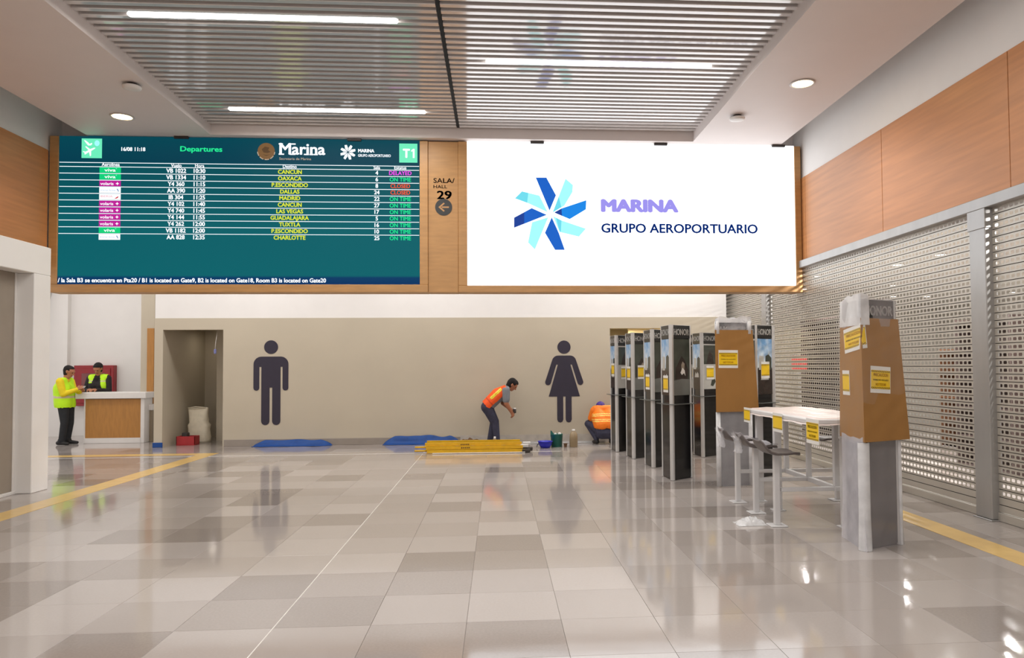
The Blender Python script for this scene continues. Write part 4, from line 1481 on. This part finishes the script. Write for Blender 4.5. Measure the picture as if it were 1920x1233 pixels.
# brown heap of cloth
vs, fs = [], []
for j in range(9):
    for i in range(25):
        u, v = i / 24 * 2 - 1, j / 8 * 2 - 1
        r2 = max(0, 1 - u * u) ** 0.5 * max(0, 1 - v * v) ** 0.5
        vs.append((-0.60 + u * 0.33, 15.3 + v * 0.16, 0.004 + 0.15 * r2 * (0.8 + 0.5 * noise.noise(Vector((u * 4, v * 2, 3))))))
for j in range(8):
    for i in range(24):
        k = j * 25 + i
        fs.append((k, k + 1, k + 26, k + 25))
tag(MB().add(vs, fs).build('cloth_heap', 'brown_cloth', None, True), 'low brown heap of cloth on the floor behind the yellow ladder', 'cloth')

# ------------------------------------------------------------------ folded yellow ladder lying on the floor
t = thing('step_ladder', (-0.4, 14.1, 0), 'folded yellow step ladder lying on the floor in front of the bending worker', 'ladder')


def channel(x0, x1, y, z, w=0.03, h=0.055):
    pr = [(y - w, z), (y + w, z), (y + w, z + 0.012), (y - w + 0.012, z + 0.012), (y - w + 0.012, z + h - 0.012), (y + w, z + h - 0.012), (y + w, z + h), (y - w, z + h)]
    return MB().prism(pr, 'x', x0, x1)


for (x0, x1, y, z) in ((-1.32, 0.50, 13.88, 0.02), (-1.34, 0.46, 13.90, 0.085), (-1.36, 0.44, 13.93, 0.145), (-1.38, 0.44, 14.32, 0.02), (-1.38, 0.44, 14.32, 0.085), (-1.36, 0.42, 14.30, 0.15)):
    partw(channel(x0, x1, y, z), 'side_rail', 'ladder_yellow', t)
partw(MB().bbox(-1.22, 0.5, 13.835, 13.85, 0.006, 0.022, 0.003), 'rail_edge', 'print_white', t)
for k in range(6):
    x = -1.1 + k * 0.29
    partw(MB().bbox(x, x + 0.07, 13.93, 14.29, 0.10, 0.125, 0.005), 'tread', 'alu', t)
for (y, z) in ((13.97, 0.05), (14.05, 0.11)):
    partw(MB().tube([(-1.56, y, z), (-1.3, y, z)], 0.017, 8), 'spreader', 'ladder_yellow', t, True)
for (x, y, z) in ((0.50, 13.88, 0.045), (0.47, 13.93, 0.13), (0.55, 14.02, 0.06), (0.52, 14.12, 0.15), (0.48, 14.3, 0.07)):
    partw(MB().bbox(x - 0.06, x + 0.10, y - 0.04, y + 0.04, z - 0.04, z + 0.03, 0.014), 'ladder_foot', 'alu' if z > 0.1 else 'rubber', t)
mat('ladder_print', (90, 62, 10), 0.5, vary=0.02)
for z, x0_, x1_ in ((0.165, -0.70, -0.53), (0.108, -0.69, -0.52)):
    for k in range(5):
        a = x0_ + (x1_ - x0_) * k / 5
        partw(MB().box(a, a + 0.022, 13.868 if z < .15 else 13.898, 13.87 if z < .15 else 13.90, z - 0.012, z + 0.012), 'worn_print', 'ladder_print', t)

# ------------------------------------------------------------------ buckets and bottles
t = thing('plastic_bowl', (0.93, 14.66, 0), 'blue plastic bowl on the floor beside the green bucket', 'bowl')
MB().lathe([(0.085, 0.0), (0.09, 0.0), (0.125, 0.06), (0.145, 0.125), (0.152, 0.127), (0.150, 0.132), (0.138, 0.127), (0.115, 0.06), (0.08, 0.012), (0.0, 0.01)], 24, close=False).build('bowl_shell', 'bowl_blue', t, True)
MB().tube([(-0.10, -0.02, 0.12), (-0.16, -0.03, 0.06), (-0.17, -0.04, 0.02)], 0.008, 6).build('handle', 'plastic_dark', t, True)
t = thing('paint_bucket', (1.17, 14.82, 0), 'dark green bucket with torn rim between the bowl and the jug', 'bucket')
MB().lathe([(0.10, 0.0), (0.11, 0.0), (0.122, 0.25), (0.128, 0.255), (0.118, 0.258), (0.105, 0.02), (0.0, 0.015)], 24, close=False).build('bucket_shell', 'bucket_green', t, True)
MB().prism([(-0.125, 0.2), (-0.125, 0.33), (-0.10, 0.32), (-0.06, 0.26), (-0.06, 0.2)], 'y', -0.03, -0.02).build('rim_flap', 'bucket_green', t)
MB().lathe([(0.03, 0.24), (0.035, 0.262), (0.02, 0.285), (0.0, 0.287)], 12, (0.055, -0.03, 0), close=False).build('white_lump', 'plastic_white', t, True)
MB().lathe([(0.02, 0.24), (0.028, 0.262), (0.014, 0.28), (0.0, 0.281)], 12, (-0.03, -0.06, 0), close=False).build('white_lump', 'plastic_white', t, True)
t = thing('liquid_jug', (1.50, 14.72, 0), 'tall brownish plastic jug with a white cap', 'jug')
MB().lathe([(0.075, 0.0), (0.082, 0.01), (0.082, 0.20), (0.075, 0.25), (0.045, 0.30), (0.028, 0.315), (0.028, 0.33), (0.0, 0.33)], 20, close=False).build('jug_body', 'jug', t, True)
MB().lathe([(0.032, 0.322), (0.032, 0.352), (0.0, 0.354)], 16, close=False).build('screw_cap', 'plastic_white', t, True)
t = thing('paper_cup', (1.335, 14.7, 0), 'tiny brown cup between the bucket and the jug', 'cup')
MB().lathe([(0.026, 0.0), (0.036, 0.07), (0.038, 0.072), (0.033, 0.07), (0.024, 0.006), (0.0, 0.005)], 14, close=False).build('cup_shell', 'brown_cloth', t, True)
MB().lathe([(0.039, 0.064), (0.041, 0.069), (0.039, 0.074)], 14, close=False).build('cup_rim', 'brown_cloth', t, True)
t = thing('glue_bottle', (-0.07, 15.02, 0), 'small beige bottle with a white cap standing at the bending worker\'s feet', 'bottle')
MB().lathe([(0.034, 0.0), (0.038, 0.006), (0.038, 0.13), (0.024, 0.16), (0.018, 0.17), (0.0, 0.17)], 14, close=False).build('bottle_body', 'jug', t, True)
MB().lathe([(0.024, 0.165), (0.022, 0.20), (0.0, 0.202)], 12, close=False).build('bottle_cap', 'plastic_white', t, True)
t = thing('trim_profile', (1.6, 15.45, 0), 'long thin grey trim profile lying along the bare wall foot', 'trim profile')
partw(MB().bbox(0.35, 2.25, 15.42, 15.46, 0.0, 0.02, 0.003), 'base_strip', 'alu', t)
partw(MB().bbox(0.35, 2.25, 15.455, 15.462, 0.02, 0.045, 0.001), 'upright_lip', 'alu', t)

# ------------------------------------------------------------------ people
def capsule(p0, r0, p1, r1, n=14, h=4):
    p0, p1 = Vector(p0), Vector(p1)
    d = p1 - p0
    if d.length < 1e-5:
        d = Vector((0, 0, 1e-4))
        p1 = p0 + d
    ax = d.normalized()
    a = ax.cross(Vector((0, 0, 1)))
    if a.length < 1e-3:
        a = ax.cross(Vector((1, 0, 0)))
    a.normalize()
    b = ax.cross(a)
    rings = []
    for k in range(1, h + 1):
        t_ = k / h * pi / 2
        rings.append((p0 - ax * (r0 * cos(t_)), r0 * sin(t_)))
    for k in range(h, 0, -1):
        t_ = k / h * pi / 2
        rings.append((p1 + ax * (r1 * cos(t_)), r1 * sin(t_)))
    vs = [tuple(c_ + r * (cos(2 * pi * i / n) * a + sin(2 * pi * i / n) * b)) for c_, r in rings for i in range(n)]
    m = len(rings)
    fs = [(j * n + i, j * n + (i + 1) % n, (j + 1) * n + (i + 1) % n, (j + 1) * n + i) for j in range(m - 1) for i in range(n)]
    fs += [tuple(range(n))[::-1], tuple((m - 1) * n + i for i in range(n))]
    return vs, fs


def grow(name, caps, voxel, parent, mats, pick=None, keep=None, smooth=4):
    """one continuous surface grown over tapered limbs; caps: (p0, r0, p1, r1, region)"""
    m = MB()
    for c_ in caps:
        m.add(*capsule(*c_[:4]))
    me = bpy.data.meshes.new(name)
    me.from_pydata(m.v, [], m.f)
    o = bpy.data.objects.new(name, me)
    COL.objects.link(o)
    md = o.modifiers.new('r', 'REMESH')
    md.mode = 'VOXEL'
    md.voxel_size = voxel
    sm = o.modifiers.new('s', 'SMOOTH')
    sm.factor = 0.5
    sm.iterations = smooth
    dg = bpy.context.evaluated_depsgraph_get()
    dg.update()
    out = bpy.data.meshes.new_from_object(o.evaluated_get(dg))
    bpy.data.objects.remove(o)
    if keep is not None:
        bm = bmesh.new()
        bm.from_mesh(out)
        bmesh.ops.delete(bm, geom=[f for f in bm.faces if not keep(f.calc_center_median())], context='FACES')
        bm.to_mesh(out)
        bm.free()
    out.name = name
    out.materials.clear()
    regs = list(mats)
    for r in regs:
        out.materials.append(MATS[mats[r]])
    N = len(out.polygons)
    cen_ = np.empty(N * 3)
    out.polygons.foreach_get('center', cen_)
    cen_ = cen_.reshape(N, 3)
    if pick is None:
        best = np.full(N, 1e9)
        idx = np.zeros(N, int)
        for c_ in caps:
            a, b = np.array(c_[0], float), np.array(c_[2], float)
            ab = b - a
            L2 = max(1e-9, ab @ ab)
            t_ = np.clip(((cen_ - a) @ ab) / L2, 0, 1)
            dd = np.linalg.norm(cen_ - (a + t_[:, None] * ab), axis=1) - (c_[1] + (c_[3] - c_[1]) * t_)
            w_ = dd < best
            best[w_] = dd[w_]
            idx[w_] = regs.index(c_[4])
    else:
        idx = np.array([regs.index(pick(Vector(q))) for q in cen_])
    out.polygons.foreach_set('material_index', idx.astype(np.int32))
    return partw(out, name, None, parent, True)


def hand(wr, d, n, curl, region='skin', s=1.0, mirror=1):
    """palm, four fingers of unequal length and a thumb; d: direction of the hand, n: back-of-hand normal"""
    wr, d, n = Vector(wr), Vector(d).normalized(), Vector(n).normalized()
    sd = d.cross(n).normalized() * mirror
    n = sd.cross(d).normalized() * mirror
    caps = []
    for k in (-1, 0, 1):
        caps.append((wr + sd * 0.014 * k * s, 0.019 * s, wr + d * 0.085 * s + sd * 0.026 * k * s, 0.015 * s, region))
    for k, ln in ((-1.5, 0.062), (-0.5, 0.078), (0.5, 0.084), (1.5, 0.074)):
        p = wr + d * 0.085 * s + sd * 0.0215 * k * s
        a = curl
        q = p
        for i, f in enumerate((0.45, 0.3, 0.25)):
            dr = (d * cos(a) - n * sin(a)).normalized()
            e = q + dr * ln * f * s
            caps.append((q, 0.0105 * s, e, 0.0092 * s, region))
            q = e
            a += curl * 0.9
    th = wr + d * 0.03 * s + sd * 0.026 * s
    t1 = th + (d * 0.6 + sd * 0.7 - n * 0.35).normalized() * 0.045 * s
    t2 = t1 + (d * 0.85 + sd * 0.1 - n * 0.5).normalized() * 0.035 * s
    caps += [(th, 0.015 * s, t1, 0.012 * s, region), (t1, 0.012 * s, t2, 0.010 * s, region)]
    return caps


def head_caps(c_, f, up, region='skin'):
    c_, f, up = Vector(c_), Vector(f).normalized(), Vector(up).normalized()
    sd = f.cross(up).normalized()
    up = sd.cross(f).normalized()
    caps = [(c_ + up * 0.03 - f * 0.025, 0.088, c_ + up * 0.025 + f * 0.02, 0.082, region),
            (c_ - up * 0.01 + f * 0.03, 0.07, c_ - up * 0.075 + f * 0.045, 0.045, region),
            (c_ - up * 0.02 - f * 0.02, 0.07, c_ - up * 0.10 - f * 0.02, 0.055, region),
            (c_ + up * 0.005 + f * 0.098, 0.010, c_ - up * 0.028 + f * 0.115, 0.015, region),
            (c_ + up * 0.03 + f * 0.092 + sd * 0.035, 0.014, c_ + up * 0.03 + f * 0.092 - sd * 0.035, 0.014, region)]
    for s_ in (-1, 1):
        caps.append((c_ + sd * 0.085 * s_ + up * 0.015 - f * 0.005, 0.014, c_ + sd * 0.083 * s_ - up * 0.025, 0.010, region))
        caps.append((c_ + sd * 0.034 * s_ + up * 0.008 + f * 0.090, 0.011, c_ + sd * 0.030 * s_ + up * 0.008 + f * 0.091, 0.011, 'hairline'))
    caps.append((c_ + sd * 0.022 - up * 0.062 + f * 0.088, 0.008, c_ - sd * 0.022 - up * 0.062 + f * 0.088, 0.008, 'mouth'))
    return caps


def hair_caps(c_, f, up, s=1.0):
    c_, f, up = Vector(c_), Vector(f).normalized(), Vector(up).normalized()
    return [(c_ + up * 0.045 - f * 0.03, 0.094 * s, c_ + up * 0.05 + f * 0.015, 0.086 * s, 'h'),
            (c_ + up * 0.02 - f * 0.04, 0.088 * s, c_ - up * 0.045 - f * 0.035, 0.072 * s, 'h')]


mat('lip', (140, 76, 64), 0.5, vary=0.02)
BODY = {'skin': 'skin', 'shirt': 'shirt_grey', 'trouser': 'trouser_black', 'shoe': 'shoe_black', 'hairline': 'hair', 'mouth': 'lip'}


def torso(hips, chest, sh, r_h=0.12, r_c=0.125, side=(0, 1, 0), w=0.075, region='shirt'):
    hips, chest, sh, side = Vector(hips), Vector(chest), Vector(sh), Vector(side)
    caps = []
    for k in (-1, 1):
        caps.append((hips + side * w * k, r_h, chest + side * w * k, r_c, region))
        caps.append((chest + side * w * k, r_c, sh + side * 0.12 * k, 0.075, region))
        caps.append((sh, 0.075, sh + side * 0.165 * k, 0.068, region))
    return caps


def shoe(ank, toe_dir, region='shoe'):
    a, d = Vector(ank), Vector(toe_dir).normalized()
    return [(Vector((a.x, a.y, 0.048)) - d * 0.045, 0.046, Vector((a.x, a.y, 0.044)) + d * 0.06, 0.043, region),
            (Vector((a.x, a.y, 0.044)) + d * 0.06, 0.043, Vector((a.x, a.y, 0.034)) + d * 0.165, 0.033, region),
            (a, 0.05, Vector((a.x, a.y, 0.06)), 0.048, region)]


def side_of(f, up=(0, 0, 1)):
    return Vector(f).cross(Vector(up)).normalized()


# --- person standing at the counter, in profile, lime vest and yellow sleeves
X, Y = -9.26, 16.62
t = thing('person', (X, Y, 0), 'person in a lime vest over yellow sleeves standing at the counter with a phone', 'person')
caps = []
tr = torso((X - 0.05, Y, 0.88), (X - 0.075, Y, 1.20), (X - 0.05, Y, 1.375), 0.145, 0.15, (0, 1, 0), 0.07)
caps += tr
hc, hf, hu = (X + 0.025, Y, 1.565), (0.9, 0, -0.35), (0.25, 0, 1)
caps += [((X - 0.045, Y, 1.40), 0.06, (X + 0.0, Y, 1.49), 0.056, 'skin')] + head_caps(hc, hf, hu)
for k in (-1, 1):
    y = Y + k * 0.095
    caps += [((X - 0.03, y, 0.86), 0.115, (X + 0.0, y + k * 0.01, 0.47), 0.076, 'trouser'),
             ((X + 0.0, y + k * 0.01, 0.47), 0.076, (X - 0.05, y + k * 0.01, 0.10), 0.062, 'trouser')]
    caps += shoe((X - 0.05 + 0.03 * k, y + k * 0.01, 0.10), (1, 0.1 * k, 0))
    ys = Y + k * 0.20
    el, wr = Vector((X + 0.03, ys + k * 0.02, 1.09)), Vector((X + 0.22, Y + k * 0.07, 1.13 + (0.05 if k < 0 else 0)))
    caps += [((X - 0.05, ys, 1.36), 0.078, el, 0.062, 'sleeve'), (el, 0.060, wr, 0.045, 'sleeve')]
    caps += hand(wr, (0.8, -0.1 * k, 0.45), (0.3, k * 0.9, 0.3), 0.6, mirror=k)
M_ = dict(BODY)
M_['sleeve'] = 'shirt_yellow'
M_['shirt'] = 'shirt_yellow'
grow('body', caps, 0.0085, t, M_)
vc = [(c_[0], c_[1] + 0.022, c_[2], c_[3] + 0.022, 'v') for c_ in tr[:4:3] + [tr[1], tr[4]] + [tr[0], tr[3]]]
vc += [((X - 0.05, Y - 0.07, 0.86), 0.172, (X - 0.07, Y - 0.07, 1.1), 0.17, 'v'), ((X - 0.05, Y + 0.07, 0.86), 0.172, (X - 0.07, Y + 0.07, 1.1), 0.17, 'v')]
grow('vest', vc, 0.014, t, {'v': 'hivis_lime', 'b': 'reflective'}, pick=lambda q: 'b' if 1.0 < q.z < 1.05 else 'v', keep=lambda q: q.z > 0.80 and q.z < 1.44)
grow('hair', hair_caps(hc, hf, hu), 0.010, t, {'h': 'hair'}, keep=lambda q: not (q.x > X + 0.075 and q.z < 1.625))
ph = MB()
M4 = Matrix.Translation((X + 0.335, Y - 0.01, 1.225)) @ Matrix.Rotation(radians(-50), 4, 'Y')
tag(MB().bbox(-0.04, 0.04, -0.036, 0.036, -0.005, 0.005, 0.003, M4).build('mobile_phone', 'plastic_white'), 'small pale phone in the hands of the person at the counter', 'phone')

# --- person behind the counter, dark clothes with a lime vest, looking down
X, Y = -9.13, 17.62
t = thing('person', (X, Y, 0), 'person in black with a lime safety vest behind the counter looking down', 'person')
caps = []
tr = torso((X, Y, 0.92), (X, Y - 0.01, 1.24), (X, Y, 1.42), 0.125, 0.13, (1, 0, 0), 0.085)
caps += tr
hc, hf, hu = (X + 0.005, Y - 0.06, 1.625), (0, -0.85, -0.5), (0, -0.35, 1)
caps += [((X, Y - 0.005, 1.44), 0.058, (X, Y - 0.04, 1.55), 0.055, 'skin')] + head_caps(hc, hf, hu)
for k in (-1, 1):
    x = X + k * 0.1
    caps += [((x, Y, 0.88), 0.11, (x, Y - 0.02, 0.48), 0.075, 'trouser'), ((x, Y - 0.02, 0.48), 0.075, (x, Y, 0.10), 0.06, 'trouser')]
    caps += shoe((x, Y, 0.10), (0.15 * k, -1, 0))
    el, wr = Vector((X + k * 0.265, Y - 0.07, 1.12)), Vector((X + k * 0.10, Y - 0.26, 1.16))
    caps += [((X + k * 0.2, Y, 1.41), 0.072, el, 0.055, 'sleeve'), (el, 0.053, wr, 0.036, 'sleeve')]
    caps += hand(wr, (-0.7 * k, -0.6, 0.0), (0.2 * k, -0.3, 0.9), 0.5, mirror=-k)
M_ = dict(BODY)
M_['sleeve'] = 'shirt_black'
M_['shirt'] = 'shirt_black'
grow('body', caps, 0.0085, t, M_)
vc = [(c_[0], c_[1] + 0.016, c_[2], c_[3] + 0.016, 'v') for c_ in tr]


def vest2(q):
    dx = q.x - X
    if q.y < Y and abs(dx) < 0.07 + (1.42 - q.z) * 0.25:
        return 'k'
    if q.z > 1.30 or (dx > 0 and q.z > 1.18):
        return 'v' if not (1.33 < q.z < 1.36) else 'b'
    return 'k'


grow('vest', vc, 0.013, t, {'v': 'hivis_lime', 'b': 'reflective', 'k': 'shirt_black'}, pick=vest2, keep=lambda q: q.z > 0.95 and not ((Vector((q.x - X, q.y - Y, 0))).length < 0.075 and q.z > 1.4) and abs(q.x - X) < 0.205)
grow('hair', hair_caps(hc, hf, hu, 1.03), 0.010, t, {'h': 'hair'}, keep=lambda q: not (q.y < Y - 0.11 and q.z < 1.66))

# --- worker bending forward, orange vest, holding a small tin
Y = 15.2
t = thing('person', (-0.1, Y, 0), 'worker in an orange vest bending over beside the woman pictogram', 'person')
caps = []
hip = Vector((-0.225, Y, 0.80))
che = Vector((0.01, Y, 1.03))
shd = Vector((0.165, Y, 1.15))
tr = torso(hip, che, shd, 0.125, 0.135, (0, 1, 0), 0.075)
caps += tr
hc, hf, hu = Vector((0.29, Y, 1.235)), (0.75, 0, -0.65), (0.65, 0, 0.75)
caps += [((0.19, Y, 1.18), 0.06, (0.255, Y, 1.205), 0.056, 'skin')] + head_caps(hc, hf, hu)
legs = {-1: ((-0.06, 0.50), (-0.02, 0.10), 0.02), 1: ((-0.09, 0.48), (-0.17, 0.10), 0.0)}
for k in (-1, 1):
    (kx, kz), (ax_, az), _ = legs[k]
    y = Y + k * 0.095
    caps += [((-0.225, y, 0.79), 0.125, (kx, y + k * 0.01, kz), 0.080, 'trouser'), ((kx, y + k * 0.01, kz), 0.078, (ax_, y + k * 0.01, az), 0.060, 'trouser')]
    caps += shoe((ax_, y + k * 0.01, az), (1, 0.05 * k, -0.0))
for k, el, wr, hd_ in ((-1, (0.165, Y - 0.20, 0.865), (0.275, Y - 0.10, 0.68), (0.35, 0.3, -0.85)), (1, (0.10, Y + 0.19, 0.86), (0.27, Y + 0.07, 0.72), (0.5, -0.25, -0.6))):
    s0 = Vector((0.16, Y + k * 0.19, 1.13))
    el, wr = Vector(el), Vector(wr)
    mid = s0.lerp(el, 0.72)
    caps += [(s0, 0.082, mid, 0.074, 'sleeve'), (mid, 0.052, el, 0.050, 'skin'), (el, 0.050, wr, 0.033, 'skin')]
    caps += hand(wr, hd_, (0.6, k * 0.7, 0.2), 0.75, mirror=k)
M_ = dict(BODY)
M_['sleeve'] = 'shirt_grey'
M_['shirt'] = 'shirt_grey'
M_['trouser'] = 'trouser_navy'
grow('body', caps, 0.0085, t, M_)
vc = [(c_[0], c_[1] + 0.020, c_[2], c_[3] + 0.020, 'v') for c_ in tr if True]
axd = (shd - hip).normalized()
nrm = Vector((axd.z, 0, -axd.x))      # towards the belly


def keep3(q):
    s_ = (q - hip).dot(axd)
    f_ = (q - hip).dot(nrm)
    return s_ > 0.0 and f_ < 0.055 and s_ < 0.56 and (q - Vector((0.235, Y, 1.2))).length > 0.085


def pick3(q):
    s_ = (q - hip).dot(axd)
    f_ = (q - hip).dot(nrm)
    if abs(f_ + 0.075) < 0.026 and 0.17 < s_ < 0.46:
        return 's' if abs(f_ + 0.075) > 0.005 else 'v'
    if 0.10 < s_ < 0.125:
        return 'd'
    return 'v'


mat('hivis_orange_dark', (214, 66, 14), 0.6, vary=0.05)
grow('vest', vc, 0.012, t, {'v': 'hivis_orange', 's': 'stripe_lime', 'd': 'hivis_orange_dark'}, pick=pick3, keep=keep3)
grow('hair', hair_caps(hc, hf, hu, 1.03), 0.010, t, {'h': 'hair'}, keep=lambda q: (q - hc).dot(Vector(hf).normalized()) < 0.055 or (q - hc).dot(Vector(hu).normalized()) > 0.075)
tn = thing('paint_tin', (0.335, Y - 0.02, 0.66), 'small dark tin with a white lid in the bending worker\'s hand', 'tin')
MB().lathe([(0.032, 0.0), (0.034, 0.005), (0.034, 0.085), (0.0, 0.086)], 14, close=False).build('tin_body', 'plastic_dark', tn, True)
MB().lathe([(0.035, 0.084), (0.035, 0.105), (0.0, 0.107)], 14, close=False).build('tin_lid', 'plastic_white', tn, True)

# --- worker crouching at the wall, seen from behind
Y = 15.18
X = 2.2
t = thing('person', (X, Y, 0), 'worker in an orange striped vest and purple cap crouching against the wall', 'person')
caps = []
hip = Vector((X + 0.03, Y - 0.02, 0.30))
che = Vector((X + 0.0, Y + 0.09, 0.54))
shd = Vector((X - 0.01, Y + 0.17, 0.70))
tr = torso(hip + Vector((0, 0, 0.09)), che, shd, 0.145, 0.15, (1, 0, 0), 0.10)
caps += tr
hc, hf, hu = Vector((X - 0.04, Y + 0.31, 0.715)), (0.1, 0.65, -0.75), (0, 0.65, 0.7)
caps += [(shd, 0.06, (X - 0.04, Y + 0.25, 0.71), 0.056, 'skin'), (hip + Vector((-0.11, -0.01, -0.06)), 0.135, hip + Vector((0.11, -0.01, -0.06)), 0.135, 'trouser')] + head_caps(hc, hf, hu)
for k in (-1, 1):
    kn = Vector((X + (-0.31 if k < 0 else 0.33), Y + 0.26, 0.40))
    an = Vector((X + (-0.17 if k < 0 else 0.14), Y + 0.06, 0.11))
    caps += [(hip + Vector((k * 0.10, 0.0, -0.02)), 0.12, kn, 0.082, 'trouser'), (kn, 0.078, an, 0.056, 'trouser')]
    caps += shoe(an, (0.25 * k, 1, 0))
    el = Vector((X + k * 0.275, Y + 0.22, 0.47))
    wr = Vector((X + k * 0.14, Y + 0.42, 0.36))
    s0 = Vector((X - 0.01 + k * 0.19, Y + 0.17, 0.68))
    mid = s0.lerp(el, 0.75)
    caps += [(s0, 0.085, mid, 0.072, 'sleeve'), (mid, 0.055, el, 0.052, 'glove'), (el, 0.05, wr, 0.034, 'glove')]
    caps += hand(wr, (-0.2 * k, 0.9, -0.2), (0, 0.2, 0.95), 0.6, mirror=-k)
M_ = dict(BODY)
M_.update({'sleeve': 'vest_orange', 'shirt': 'vest_orange', 'trouser': 'trouser_navy', 'glove': 'trouser_black'})
grow('body', caps, 0.0085, t, M_)
vc = [(c_[0], c_[1] + 0.020, c_[2], c_[3] + 0.020, 'v') for c_ in tr]


def pick4(q):
    z = q.z + 0.25 * (q.x - X) ** 2
    for a in (0.50, 0.61):
        if a - 0.026 < z < a + 0.026:
            return 'o' if abs(z - a) < 0.008 else 's'
    return 'v'


grow('vest', vc, 0.012, t, {'v': 'vest_orange', 's': 'stripe_gold', 'o': 'hivis_orange'}, pick=pick4, keep=lambda q: q.z > 0.335 and (q - Vector((X - 0.03, Y + 0.22, 0.74))).length > 0.09)
grow('cap_crown', hair_caps(hc, hf, hu, 1.05), 0.010, t, {'h': 'cap_purple'}, keep=lambda q: (q - hc).dot(Vector(hu).normalized()) > -0.02)
